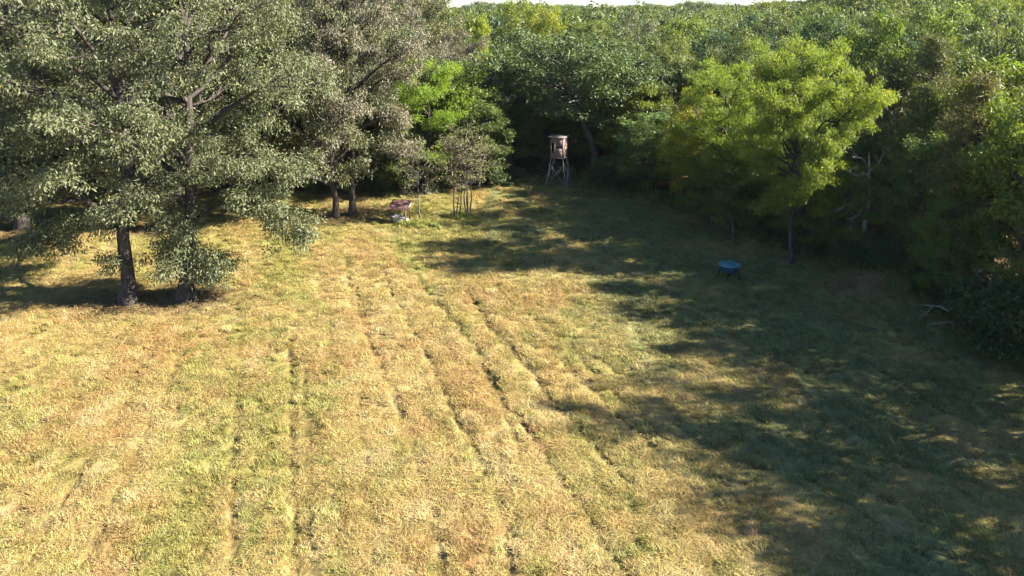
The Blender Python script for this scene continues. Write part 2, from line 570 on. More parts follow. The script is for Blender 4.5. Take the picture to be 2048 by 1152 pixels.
#@@BODY
# how far across the field the wood's shade reaches, row by row: it sets how tall the trees of the right wood stand
_rows = [(372, 1010), (385, 1010), (400, 1080), (408, 1170), (420, 940), (450, 905), (465, 930), (480, 1180), (492, 1150), (505, 960), (530, 890), (560, 900), (580, 1080), (592, 1290), (620, 1270),
         (640, 1190), (660, 1150), (690, 1250), (715, 1450), (735, 1440), (760, 1230), (800, 1170), (840, 1130), (870, 1190), (910, 1340), (950, 1330), (1000, 1310), (1050, 1400), (1100, 1590), (1152, 1720)]
_sw = sorted(((ground_at(b, a)[1], ground_at(b, a)[0]) for a, b in _rows))
_sy = [q[0] for q in _sw]; _sx = [q[1] for q in _sw]


def shade_limit(x, y, R):
    yy = np.linspace(y - R * .55, y + R * .55, 7) + 1.1          # the sun stands a little on the viewer's side
    return float(np.min(x - np.interp(yy, _sy, _sx)) * math.tan(SUN_EL)) + (1.9 if y < 38 else -.4)


# ------------------------------------------------------------------ ground: one sheet, fine where the field is seen
def axis(a, b, step, lo, hi):
    c = list(np.arange(a, b, step))
    s = step; v = c[-1]
    while v < hi:
        s *= 1.25; v += s; c.append(v)
    s = step; v = c[0]; pre = []
    while v > lo:
        s *= 1.25; v -= s; pre.append(v)
    return np.array(pre[::-1] + c)


gx = axis(-28, 27, .14, -1000, 1000); gy = axis(16.5, 60, .14, -200, 1500)
XX, YY = np.meshgrid(gx, gy)
ZZ = terrain(XX, YY)
tint, gmask, lmask = turf_tint(XX.ravel(), YY.ravel())
soil = tint * .52 + np.array((.035, .022, .010))
soil = soil * (1 - .55 * ruts(XX.ravel(), YY.ravel()))[:, None]
nx, ny = len(gx), len(gy)
ii = (np.arange(ny - 1)[:, None] * nx + np.arange(nx - 1)[None, :]).ravel()
m_ground, nt, out = newmat('field_soil_and_thatch')
at = N(nt, 'ShaderNodeAttribute', attribute_name='tint')
ge = N(nt, 'ShaderNodeNewGeometry')
n1 = N(nt, 'ShaderNodeTexNoise'); n1.inputs['Scale'].default_value = 6.; n1.inputs['Detail'].default_value = 8; n1.inputs['Roughness'].default_value = .7
nt.links.new(ge.outputs['Position'], n1.inputs['Vector'])
mr = N(nt, 'ShaderNodeMapRange'); mr.inputs[1].default_value = .3; mr.inputs[2].default_value = .7; mr.inputs[3].default_value = .55; mr.inputs[4].default_value = 1.35
nt.links.new(n1.outputs['Fac'], mr.inputs[0])
vm = N(nt, 'ShaderNodeVectorMath', operation='SCALE')
nt.links.new(at.outputs['Color'], vm.inputs[0]); nt.links.new(mr.outputs[0], vm.inputs['Scale'])
p = N(nt, 'ShaderNodeBsdfPrincipled'); p.inputs['Roughness'].default_value = .95; p.inputs['Specular IOR Level'].default_value = .1
nt.links.new(vm.outputs[0], p.inputs['Base Color'])
b = N(nt, 'ShaderNodeBump'); b.inputs['Strength'].default_value = .7; b.inputs['Distance'].default_value = .08
nt.links.new(n1.outputs['Fac'], b.inputs['Height']); nt.links.new(b.outputs[0], p.inputs['Normal'])
nt.links.new(p.outputs[0], out.inputs['Surface'])
me = mesh_from('ground', np.stack((XX.ravel(), YY.ravel(), ZZ.ravel()), 1), None, np.stack((ii, ii + 1, ii + nx + 1, ii + nx), 1), m_ground, smooth=True, vcol=soil)
ground = link('ground', me)
ground['kind'] = 'structure'; ground['label'] = 'mown hay field and dark woodland floor'

# ------------------------------------------------------------------ scatter helper (stuff only)
def scatter(name, P, rot, scl, pick, protos, tintv=None):
    me = D.meshes.new(name)
    me.vertices.add(len(P)); me.vertices.foreach_set('co', np.asarray(P, np.float32).ravel())
    for k, v in (('rot', rot), ('scl', scl)):
        a = me.attributes.new(k, 'FLOAT_VECTOR', 'POINT'); a.data.foreach_set('vector', np.asarray(v, np.float32).ravel())
    a = me.attributes.new('pick', 'INT', 'POINT'); a.data.foreach_set('value', np.asarray(pick, np.int32))
    if tintv is not None:
        a = me.attributes.new('tint', 'FLOAT_VECTOR', 'POINT'); a.data.foreach_set('vector', np.asarray(tintv, np.float32).ravel())
    o = link(name, me)
    c = D.collections.new(name + '_pieces')
    for i, (pm) in enumerate(protos):
        q = D.objects.new('%s_piece_%02d' % (name, i), pm); c.objects.link(q)
    ng = D.node_groups.new(name + '_scatter', 'GeometryNodeTree')
    ng.interface.new_socket('Geometry', in_out='INPUT', socket_type='NodeSocketGeometry')
    ng.interface.new_socket('Geometry', in_out='OUTPUT', socket_type='NodeSocketGeometry')
    gi = ng.nodes.new('NodeGroupInput'); go = ng.nodes.new('NodeGroupOutput')
    ip = ng.nodes.new('GeometryNodeInstanceOnPoints')
    ci = ng.nodes.new('GeometryNodeCollectionInfo')
    ci.inputs['Collection'].default_value = c
    ci.inputs['Separate Children'].default_value = True
    ci.inputs['Reset Children'].default_value = True
    ng.links.new(gi.outputs[0], ip.inputs['Points'])
    ng.links.new(ci.outputs[0], ip.inputs['Instance'])
    ip.inputs['Pick Instance'].default_value = True
    for key, typ, sock in (('pick', 'INT', 'Instance Index'), ('rot', 'FLOAT_VECTOR', 'Rotation'), ('scl', 'FLOAT_VECTOR', 'Scale')):
        na = ng.nodes.new('GeometryNodeInputNamedAttribute'); na.data_type = typ; na.inputs['Name'].default_value = key
        ng.links.new(na.outputs['Attribute'], ip.inputs[sock])
    ng.links.new(ip.outputs[0], go.inputs[0])
    md = o.modifiers.new('scatter', 'NODES'); md.node_group = ng
    o['kind'] = 'stuff'
    return o


# ------------------------------------------------------------------ tree kinds
RNG = np.random.default_rng(7)
K = {}
# name: (meshes, nominal height, nominal radius)
def kind(key, H, R, **kw):
    K[key] = (tree_meshes(key, kw.pop('seed'), H, R, **kw), H, R)


kind('oak_a', 19, 6.6, seed=11, clear=3.2, kind='oak', nl=27, sec=13, per=72, cr=.68, inner=.42, rag=.38, leaf=(.21, .09), lmat=L_OAK, bmat=M_BARK)
kind('oak_b', 19, 6.2, seed=12, clear=3.6, kind='dome', nl=26, sec=13, per=70, cr=.70, inner=.42, rag=.38, leaf=(.22, .092), lmat=L_GREY, bmat=M_BARK)
kind('oak_c', 18, 5.6, seed=13, clear=2.6, kind='oak', nl=30, sec=10, per=52, cr=.72, leaf=(.25, .11), lmat=L_OAK, bmat=M_BARK)
kind('wood_a', 14, 4.6, seed=25, clear=3., kind='oak', nl=25, sec=9, per=62, cr=.74, leaf=(.26, .125), lmat=L_WOOD, bmat=M_BARK)
kind('wood_b', 14, 4.4, seed=26, clear=3., kind='dome', nl=24, sec=9, per=62, cr=.78, leaf=(.28, .13), lmat=L_WOOD, bmat=M_BARK)
kind('green_a', 13, 4.2, seed=21, clear=2.8, kind='dome', nl=26, sec=7, per=66, cr=.72, leaf=(.25, .125), lmat=L_GREEN, bmat=M_GREYBARK)
kind('green_b', 13, 3.8, seed=22, clear=2.4, kind='oak', nl=24, sec=7, per=66, cr=.74, leaf=(.27, .13), lmat=L_GREEN, bmat=M_GREYBARK)
kind('green_c', 14, 4.0, seed=23, clear=4.0, kind='vase', nl=24, sec=7, per=62, cr=.70, leaf=(.24, .12), lmat=L_OAK, bmat=M_GREYBARK)
kind('edge_a', 13, 4.0, seed=27, clear=4.6, kind='dome', nl=23, sec=8, per=62, cr=.72, leaf=(.24, .12), lmat=L_GREEN, bmat=M_GREYBARK)
kind('edge_b', 13, 3.9, seed=28, clear=4.2, kind='vase', nl=24, sec=8, per=60, cr=.70, leaf=(.24, .115), lmat=L_WOOD, bmat=M_GREYBARK)
kind('loose_a', 13, 4.2, seed=24, clear=3.6, kind='dome', nl=22, sec=6, per=42, cr=.76, leaf=(.25, .12), lmat=L_OAK, bmat=M_GREYBARK)
kind('yellow_a', 12, 4.2, seed=31, clear=2.4, kind='vase', nl=30, sec=10, per=84, cr=.58, leaf=(.21, .066), lmat=L_YELLOW, bmat=M_BARK, droop=.25, flat=.5, up=.8)
kind('yellow_b', 12, 3.2, seed=32, clear=1.8, kind='cone', nl=30, sec=8, per=48, cr=.58, leaf=(.24, .11), lmat=L_YELLOW, bmat=M_GREYBARK)
kind('cedar_a', 12, 2.7, seed=41, clear=1.2, kind='cone', nl=64, sec=7, per=46, cr=.42, leaf=(.24, .05), lmat=L_CEDAR, bmat=M_BARK, droop=-.1, flat=.45, rag=.4)
kind('cedar_b', 12, 3.1, seed=42, clear=1.6, kind='cone', nl=56, sec=8, per=44, cr=.44, leaf=(.25, .055), lmat=L_CEDAR, bmat=M_BARK, droop=0., flat=.45, rag=.45)
kind('shrub_a', 2.6, 1.5, seed=51, clear=.3, kind='dome', nl=14, sec=5, per=44, cr=.36, leaf=(.16, .085), lmat=L_SHRUB, bmat=M_GREYBARK, r0=.05)
kind('shrub_b', 2.0, 1.5, seed=52, clear=.2, kind='dome', nl=14, sec=5, per=40, cr=.36, leaf=(.18, .08), lmat=L_SHRUB, bmat=M_GREYBARK, r0=.04)
kind('sapling_a', 6, 1.9, seed=61, clear=2.2, kind='vase', nl=15, sec=5, per=8, cr=.36, leaf=(.15, .065), lmat=L_TWIG, bmat=M_BARK, r0=.055, flat=.5, rag=.5)
kind('sapling_b', 6, 1.6, seed=62, clear=2.6, kind='vase', nl=12, sec=5, per=7, cr=.36, leaf=(.15, .065), lmat=L_TWIG, bmat=M_BARK, r0=.045, flat=.5, rag=.5)
kind('sapling_c', 5, 1.8, seed=63, clear=1.7, kind='vase', nl=18, sec=6, per=9, cr=.38, leaf=(.15, .065), lmat=L_TWIG, bmat=M_GREYBARK, r0=.065, flat=.5, rag=.5)

PLACED = []          # x, y, clearance radius


def hero(key, label, name='broadleaf_tree', cat='tree', at=None, px=None, d=None, top=None, w=None, tint=(1, 1, 1), rz=None, H=None, group=None, keep=2.3, meshes=None, base=None):
    """a tree set where the photograph shows it; top and w are its top row and crown width in pixels"""
    ms, H0, R0 = meshes or K[key]
    if at: x, y = ground_at(*at)
    else:
        y = d; x = x_for(px, y, 6.)
    z0 = Tz(x, y)
    Hm = H if H else height_for(y, top) - z0
    c, s = math.cos(PITCH), math.sin(PITCH)
    Rm = w / FOC * (y * c + 8 * s) / 2 if w else R0 * Hm / H0
    PLACED.append((x, y, keep))
    return put_tree(name, label, cat, (x, y, z0 - .05), ms, RNG.uniform(0, 6.28) if rz is None else rz, (Rm / R0, Rm / R0, Hm / H0), tint, group)


# --- the open-grown oaks on the left, each grown to its own outline
rg = np.random.default_rng(5)
ex1 = [(-3.6 + rg.normal() * .8, -.6 + rg.normal() * .7, 3.6 + rg.normal() * .35, .62) for _ in range(26)] + \
      [(-2.0 + rg.normal() * .7, -.5 + rg.normal() * .6, 4.6 + rg.normal() * .5, .62) for _ in range(16)] + \
      [(-.75 + rg.normal() * .35, -.35 + rg.normal() * .3, 2.15 + rg.normal() * .3, .40) for _ in range(12)]
OAK1 = (tree_meshes('left_oak', 101, 22, 7.6, 4.6, 'oak', 34, 14, 96, .62, (.165, .072), L_OAK, M_BARK, r0=.34, lean=(-.3, .2), extra=ex1, bare=[([(0, 0, 3.6), (-1.2, -.2, 4.6), (-2.6, -.5, 4.3), (-4.3, -.8, 3.5)], .09)], flare=2.0, inner=.42, rag=.38, droop=.7), 22, 7.6)
ex2 = [(rg.normal() * .75, -.3 + rg.normal() * .6, rg.uniform(1.4, 4.9), .58) for _ in range(64)] + \
      [(1.5 + rg.normal() * .6, -.3 + rg.normal() * .5, 1.9 + rg.normal() * .45, .55) for _ in range(30)] + \
      [(-1.0 + rg.normal() * .4, -.2 + rg.normal() * .5, 2.0 + rg.normal() * .5, .45) for _ in range(12)] + \
      [(2.4 + 4.0 * u + rg.normal() * .45, .4 + rg.normal() * .6, 6.6 - 3.4 * u + rg.normal() * .45, .62) for u in np.linspace(0, 1, 46)]
OAK2 = (tree_meshes('right_oak', 102, 22, 7.4, 4.4, 'oak', 36, 14, 96, .62, (.165, .072), L_OAK, M_BARK, r0=.33, lean=(.35, .2), extra=ex2, bare=[([(0, 0, 6.0), (1.2, .2, 7.0), (2.6, .4, 6.5), (4.4, .4, 5.1), (6.4, .4, 3.2)], .10)], flare=2.0, inner=.42, rag=.36, droop=.75), 22, 7.4)
G_OAK = 'open grown oaks on the grass at the left'
hero(None, 'big grey-green oak with flared dark trunk, leftmost of the front pair', 'oak_tree', at=(258, 603), H=22, w=None, rz=0, meshes=OAK1, keep=7, group=G_OAK)
hero(None, 'oak with leafy sprouts up its trunk and long bough drooping right over the grass', 'oak_tree', at=(373, 597), H=22, rz=0, meshes=OAK2, keep=7, group=G_OAK)
hero('oak_a', 'oak whose stout bare trunk shows between and behind the front pair of oaks', 'oak_tree', at=(325, 455), H=20, w=470, group=G_OAK, keep=5)
hero('oak_c', 'oak with slanting trunk on the shaded grass at the far left edge', 'oak_tree', at=(45, 458), H=19.5, w=430, group=G_OAK, keep=5)
hero('oak_c', 'grey oak with low leafy crown just left of the tall dark trunk', 'oak_tree', at=(672, 430), H=16.0, w=230, group=G_OAK, keep=2, tint=(1.05, 1.0, 1.05))
hero('oak_b', 'tall pale grey oak with straight dark trunk behind the roofed feed trough', 'oak_tree', at=(705, 428), H=20, w=270, group=G_OAK, keep=4, tint=(1.1, 1.06, 1.12))
hero('oak_b', 'grey oak standing in the shade beyond the leftmost slanting trunk', 'oak_tree', at=(95, 402), H=20, w=330, group=G_OAK, keep=4)
hero('oak_a', 'oak filling the gap between the front pair and the tall pale oak', 'oak_tree', at=(505, 412), H=20, w=320, group=G_OAK, keep=4, tint=(1.0, 1.0, .95))

# --- the middle of the wood's edge
hero('yellow_a', 'bright yellow-green tree glowing between the grey oak and the dark hollow', at=(852, 388), top=112, w=190, tint=(1.0, 1.15, .9), keep=3)
hero('green_a', 'dark green bushy tree left of the dark hollow behind the saplings', at=(958, 378), top=185, w=150, tint=(.95, .95, .95))
hero('green_b', 'leafy green tree behind the feed trough and sapling', at=(805, 382), top=225, w=150, tint=(1.15, 1.1, .95))
hero('oak_b', 'grey-brown oak with thin crown above the bright yellow-green tree', 'oak_tree', px=905, d=70, top=58, w=170, tint=(.95, .9, .95), keep=3)
hero('oak_b', 'tall grey oak leaning over the yellow-green tree from the left', 'oak_tree', px=765, d=64, top=-40, w=200, tint=(1.05, 1.02, 1.1), keep=3)
hero('yellow_b', 'narrow yellow tree with pointed top turning gold', px=962, d=86, top=34, w=84, tint=(1.35, 1.25, .8), keep=3)
hero('green_a', 'tall rounded light green tree breaking the skyline', px=1050, d=104, top=0, w=130, tint=(1.7, 1.55, .9), keep=3)
hero('green_a', 'light green tree shouldering the tall rounded one on its right', px=1100, d=103, top=18, w=90, tint=(1.75, 1.55, .85), keep=2)
BIG = (tree_meshes('pale_trunk_tree', 103, 13, 5.2, 5.2, 'vase', 34, 11, 52, .66, (.25, .115), L_OAK, M_GREYBARK, r0=.27, lean=(-2.3, 0), flare=1.3), 13, 5.2)
hb = hero(None, 'grey-green tree with pale leaning trunk just right of the hunting blind', at=(1190, 350), top=62, w=300, rz=0, meshes=BIG, tint=(.8, 1.0, .75), keep=3)
mbb = MB()
mbb.tube([(-.7, -.1, 6.2), (-1.4, -.6, 6.9), (-2.6, -1.2, 6.7), (-3.7, -1.5, 6.1), (-4.6, -1.7, 5.9)], [.10, .085, .065, .045, .02], 6)
mbb.tube([(-2.6, -1.2, 6.7), (-3.2, -1.3, 7.0), (-3.9, -1.3, 7.0)], [.045, .03, .012], 5)
mbb.build('bare_limb', M_PALE, hb, True)['label'] = 'bare pale limb reaching left over the blind'
for px_, py_, tp, w_, ti, lb in (
        (1085, 336, 195, 130, (.8, .85, .8), 'low dark tree in the hollow directly behind the hunting blind'),
        (1020, 352, 205, 120, (.8, .9, .85), 'dark tree at the left side of the hollow behind the blind'),
        (1235, 334, 190, 120, (.7, .8, .75), 'dark tree behind the pale leaning trunk on its right')):
    hero('green_a', lb, at=(px_, py_), top=tp, w=w_, tint=ti, keep=1.5)

# --- big crowns that stand out of the canopy behind
for px_, d_, tp, w_, kk_, ti, lb in (
        (1258, 79, 66, 185, 'wood_a', (1.15, 1.1, 1.05), 'broad pale grey-green crown in the canopy right above the pale leaning trunk'),
        (1175, 92, 42, 150, 'wood_b', (.95, 1.05, 1.0), 'tall grey-green crown above and behind the hunting blind'),
        (1345, 97, 40, 165, 'wood_a', (1.2, 1.15, .95), 'pale olive crown on the far slope right of the skyline gap'),
        (1445, 74, 62, 165, 'wood_b', (.72, .9, .9), 'dark glinting crown up behind the feathery yellow-green trees'),
        (1535, 86, 40, 170, 'wood_a', (1.15, 1.08, .8), 'wide olive crown above the broad yellow-green tree'),
        (1645, 72, 26, 150, 'wood_b', (.85, 1.0, .85), 'tall dark crown above and right of the broad yellow-green tree'),
        (1880, 78, 0, 190, 'wood_b', (.8, .95, .95), 'dark tall crown at the top right behind the cedars'),
        (2010, 66, -12, 170, 'green_a', (1.35, 1.3, .95), 'sunlit pale green crown at the top right corner'),
        (870, 88, 4, 130, 'wood_a', (.95, .95, .95), 'dull green crown left of the narrow yellow tree')):
    hero(kk_, lb, px=px_, d=d_, top=tp, w=w_, tint=ti, keep=3.9)

# --- the right edge of the wood
hero('green_b', 'green tree at the near corner of the wood right of the blind', px=1285, d=61, top=165, w=170, tint=(1.5, 1.35, .85))  # tint brightened so the colour itself carries sunlight
hero('green_a', 'leafy green tree tinted yellower as if sunlit left of the big yellow-green crown', at=(1392, 424), top=185, w=150, tint=(1.7, 1.45, .8))  # sunlit yellow is put into this crown's tint
hero('yellow_a', 'yellow-green tree of feathery leaves left of the broadest one', at=(1452, 452), top=122, w=190, tint=(.95, 1.0, .9), keep=2)
YEL = (tree_meshes('broad_yellow_tree', 104, 13, 5.2, 3.0, 'vase', 40, 13, 100, .58, (.20, .062), L_YELLOW, M_BARK, r0=.22, droop=.25, flat=.5, up=.8), 13, 5.2)
hero(None, 'broadest yellow-green tree of feathery leaves on the sunlit wood edge', at=(1580, 526), top=84, w=262, rz=.6, meshes=YEL, keep=3)
hero('green_b', 'glossy dark green tree rising behind the broad yellow-green crown', px=1760, d=56, top=30, w=150, tint=(1.0, 1.15, .9), keep=3)
hero('cedar_b', 'olive cedar with feathery pointed crown right of the glossy tree', 'cedar_tree', 'cedar', px=1800, d=45.5, top=120, w=190, tint=(1.15, 1.1, 1.0))
hero('cedar_a', 'tall olive cedar at the right with yellow vine leaves in it', 'cedar_tree', 'cedar', at=(1935, 590), top=150, w=250, tint=(1.2, 1.05, .85))
hero('cedar_b', 'cedar behind the vine-hung one near the right edge', 'cedar_tree', 'cedar', px=1850, d=46, top=70, w=210, tint=(1.1, 1.1, 1.0))
hero('green_a', 'bright green tree cut by the right edge of the picture', at=(2040, 640), top=190, w=240, tint=(1.1, 1.2, .9))
hero('green_c', 'pale dusty green tree with loose crown behind the cedars', px=1990, d=50, top=15, w=190, tint=(1.05, 1.25, .9))
hero('green_b', 'dark blue-green tree in deep shade left of the bleached dead tree', at=(1672, 500), top=330, w=150, tint=(.7, .8, .9), keep=2)
hero('green_a', 'shaded green tree hanging low beside the bleached dead tree', at=(1835, 560), top=270, w=170, tint=(.9, 1.05, .95), keep=2)
hero('green_c', 'loose pale leaved tree over the bleached dead branches', px=1715, d=47, top=215, w=130, tint=(1.0, 1.2, .9), keep=2)

# ------------------------------------------------------------------ the wood behind: single trees out to about 105 m
rs = np.random.default_rng(77)


def free(x, y, r):
    for (a, b, c) in PLACED:
        q = min(c, r) if c < 4 else c * .55
        if (a - x) ** 2 + (b - y) ** 2 < max(q, r * .8) ** 2: return False
    return True


# the bleached dead tree and the pale leaning trunk stand where they can be seen from the field
for q_ in ((1728, 536), (1190, 350)):
    x, y = ground_at(*q_)
    for f in (1.0, .955, .91, .86):
        PLACED.append((x * f, y * f, 3.2 if f > .99 else 2.6))
cands = []
for _ in range(14000):
    y = rs.uniform(2, 108); x = rs.uniform(-85, 85)
    cands.append((x, y))
ca = np.array(cands)
sd = field_sd(ca[:, 0], ca[:, 1])
count = {}
G_LEFT = 'grey-green oaks of the wood behind the left oaks'
G_MID = 'trees of the wood behind the field'
G_RIGHT = 'trees of the wood on the right'
G_NEAR = 'trees of the right wood nearest the viewer'
order = np.argsort(np.abs(sd))
for i in order:
    x, y = ca[i]; s_ = sd[i]
    if s_ > -1.2: continue
    zc = y * math.cos(PITCH) + (CAM_H - 8) * math.sin(PITCH)
    lim = zc * .76 + 4.5
    inview = abs(x) < lim and y > 20
    shade = (x > 0) and (y < 62) and s_ > -13
    if not (inview or shade): continue
    depth = -s_
    r = 3.3 if depth < 7 else (4.6 if depth < 14 else 7.0)
    if x < -5: r += 1.0
    if not inview: r = 4.4
    if not free(x, y, r): continue
    z0 = Tz(x, y)
    px = 1024 + FOC * x / zc
    PLACED.append((x, y, r))
    u = rs.random()
    if px < 830 and y > 40:
        kk = ('oak_a', 'oak_b', 'oak_c')[int(u * 3)]
        H = rs.uniform(17, 20.5) - z0 * .4; Rm = rs.uniform(4.2, 5.6)
        g_ = rs.uniform(.85, 1.15); ti = (g_ * rs.uniform(.95, 1.08), g_, g_ * rs.uniform(.9, 1.1))
        lb, nm, gr = 'grey-green oak packed in the wood behind the open left oaks', 'oak_tree', G_LEFT
        if depth < 5: H *= .8
    elif x < 14 or y > 66:
        kk = ('green_a', 'wood_a', 'green_c', 'wood_b', 'wood_a', 'green_b')[int(u * 6)]
        lo = float(np.interp(px, [820, 925, 935, 985, 1000, 1135, 1150, 1300, 1500, 1700, 2048], [55, 55, 125, 125, 84, 84, 40, 30, 25, 12, 5]))
        top_lim = height_for(y, max(lo, rs.uniform(14, 75)) if y > 80 else max(lo, rs.uniform(60, 150)))
        H = max(9.5, min(15.5, top_lim - z0)); Rm = rs.uniform(3.0, 5.2)
        g_ = rs.uniform(.75, 1.35); ti = (g_ * rs.uniform(.8, 1.1), g_ * 1.05, g_ * rs.uniform(.85, 1.2))
        lb, nm, gr = 'green forest tree in the canopy beyond the end of the field', 'broadleaf_tree', G_MID
    else:
        if u < .30: kk, nm = ('cedar_a', 'cedar_b')[int(rs.random() * 2)], 'cedar_tree'
        else: kk, nm = ('green_a', 'green_b', 'wood_a', 'wood_b', 'yellow_b')[int(rs.random() * 4.6)], 'broadleaf_tree'
        if depth < 7 and nm != 'cedar_tree': kk = ('edge_a', 'edge_b')[int(rs.random() * 2)]
        if inview:
            tp = rs.uniform(5, 95) if depth > 18 else (rs.uniform(70, 165) if depth > 7 else rs.uniform(130, 270))
            H = max(7.5, min(15.5, height_for(y, tp) - z0))
        else:
            H = rs.uniform(12.5, 15.0)
            if y < 16: H = rs.uniform(8.5, 11)
        Rm = rs.uniform(2.0, 2.7) if nm == 'cedar_tree' else rs.uniform(2.8, 3.9)
        g_ = rs.uniform(.8, 1.3); ti = (g_ * rs.uniform(.85, 1.12), g_ * 1.05, g_ * rs.uniform(.8, 1.1))
        if not inview:
            lb, gr = 'tree of the right wood beside the shaded near grass', G_NEAR
            kk, nm = 'loose_a', 'broadleaf_tree'
        elif nm == 'cedar_tree':
            lb, gr = 'olive cedar among the leafy trees of the right wood', 'cedars of the wood on the right'
        else:
            lb, gr = 'leafy green tree crowded in the wood on the right', G_RIGHT
    if x > 9 and 12 < y < 59 or 4 < x and 12 < y < 57:
        H = max(3.5, min(H, shade_limit(x, y, Rm)))
        if H < 5.5: kk = 'shrub_a'
    tone = ti[0] + ti[1] + ti[2]
    look = ('dark ', '', 'pale ')[0 if tone < 2.75 else (1 if tone < 3.3 else 2)]
    hue = {'edge_a': 'high-crowned green tree', 'edge_b': 'slim-stemmed green tree', 'oak_a': 'grey-green oak', 'oak_b': 'silver-grey oak', 'oak_c': 'olive-green oak', 'wood_a': 'mid-green forest tree', 'wood_b': 'broad mid-green tree', 'green_a': 'round-crowned green tree', 'green_b': 'leafy green tree', 'green_c': 'loose spreading olive tree',
           'yellow_b': 'yellow-green pointed tree', 'cedar_a': 'narrow olive cedar', 'cedar_b': 'broad olive cedar', 'shrub_a': 'low bushy tree', 'loose_a': 'thin-crowned tree'}[kk]
    marks = [(-900, 'beyond the left edge oaks'), (120, 'behind the leftmost front oak'), (330, 'behind the front pair of oaks'), (560, 'left of the tall pale oak'), (700, 'behind the tall pale oak'), (820, 'above the bright yellow-green tree'),
             (930, 'behind the narrow yellow tree'), (1010, 'above the dark hollow'), (1100, 'above the hunting blind'), (1190, 'above the pale leaning trunk'), (1290, 'over the corner of the right wood'), (1400, 'left of the broad yellow-green tree'),
             (1530, 'above the broad yellow-green tree'), (1690, 'beside the glossy dark green tree'), (1820, 'behind the vine-hung cedar'), (1960, 'towards the right edge')]
    where = [t_ for p_, t_ in marks if px >= p_][-1]
    row_ = 'front row' if depth < 7 else ('middle rows' if depth < 22 else ('back rows' if depth < 36 else 'farthest rows'))
    if inview: lb = look + hue + ' ' + where + ', ' + row_
    ms, H0, R0 = K[kk]
    put_tree(nm, lb, 'cedar' if nm == 'cedar_tree' else 'tree', (x, y, z0 - .05), ms, rs.uniform(0, 6.28), (Rm / R0, Rm / R0, H / H0), ti, gr)
    count[gr] = count.get(gr, 0) + 1
print('forest', count)

def edge_label(x, y, q):
    px = 1024 + FOC * x / (y * math.cos(PITCH) + 15 * math.sin(PITCH))
    py = 14 + FOC * CAM_H / y
    spots = [(-900, 'left of the hunting blind'), (1090, 'at the feet of the hunting blind'), (1160, 'by the pale leaning trunk'), (1230, 'at the corner of the right wood'), (1310, 'past the corner of the right wood'),
             (1400, 'in the shade above the teal feeder'), (1480, 'in the shade right of the teal feeder'), (1560, 'by the broad yellow-green tree'), (1650, 'left of the bleached dead tree'), (1735, 'by the bank of dry leaves'),
             (1830, 'between the dry bank and the fallen branch'), (1920, 'behind the fallen branch'), (2000, 'at the right edge of the picture')]
    w_ = [t_ for p_, t_ in spots if px >= p_][-1]
    return ('tiny' if q < .5 else 'small' if q < .7 else 'waist-high' if q < .9 else 'big') + ' dark shrub ' + w_


# --- shrubs and undergrowth along the edge
rs = np.random.default_rng(99)
edge = FIELD[1:9]
seg = np.hypot(*np.diff(edge, axis=0).T); cum = np.concatenate(([0], np.cumsum(seg)))
for t in np.linspace(14, cum[-1] - 6.5, 66):
    k_ = min(np.searchsorted(cum, t, 'right') - 1, len(seg) - 1); f = (t - cum[k_]) / seg[k_]
    pnt = edge[k_] + (edge[k_ + 1] - edge[k_]) * f
    dv = (edge[k_ + 1] - edge[k_]) / seg[k_]; nrm = np.array((dv[1], -dv[0]))
    x, y = pnt + nrm * rs.uniform(-.1, 2.6) + dv * rs.uniform(-.5, .5)
    if rs.random() < .22: continue
    ms, H0, R0 = K[('shrub_a', 'shrub_b')[int(rs.random() * 2)]]
    q = rs.uniform(.30, .9)
    put_tree('shrub', edge_label(x, y, q), 'shrub', (x, y, Tz(x, y) - .03), ms, rs.uniform(0, 6), (q, q, q * rs.uniform(.7, 1.1)), (.9, 1., .9), 'shrubs under the right wood edge')
for px_, py_, q, lb in ((1232, 380, 1.15, 'rounded shrub at the corner of the wood right of the blind'),
                        (1210, 372, .9, 'low shrub beside the pale leaning trunk'),
                        (1985, 690, 1.25, 'broad bush in deep shade by the fallen branch'),
                        (2040, 715, 1.2, 'bush at the lower right end of the wood edge'),
                        (1775, 560, .75, 'sunlit bush on the bank of dry leaves')):
    x, y = ground_at(px_, py_)
    ms, H0, R0 = K['shrub_a']
    put_tree('shrub', lb, 'shrub', (x, y, Tz(x, y) - .03), ms, q * 3, (q, q, q), (1, 1.05, .95))
for px_, py_, q in ((742, 392, .8), (765, 389, .9), (640, 388, .8), (905, 384, .9), (985, 378, 1.), (1000, 374, .9), (872, 386, .8), (690, 386, .8)):
    x, y = ground_at(px_, py_); y += 1.2
    ms, H0, R0 = K['shrub_b']
    put_tree('shrub', 'low shrub at the back edge of the grass ' + ('left of the feed trough' if px_ < 770 else 'behind the saplings' if px_ < 950 else 'left of the dark hollow'), 'shrub', (x, y, Tz(x, y) - .03), ms, q * 7, (q, q, q), (1, 1, 1), 'shrubs at the foot of the back wood')

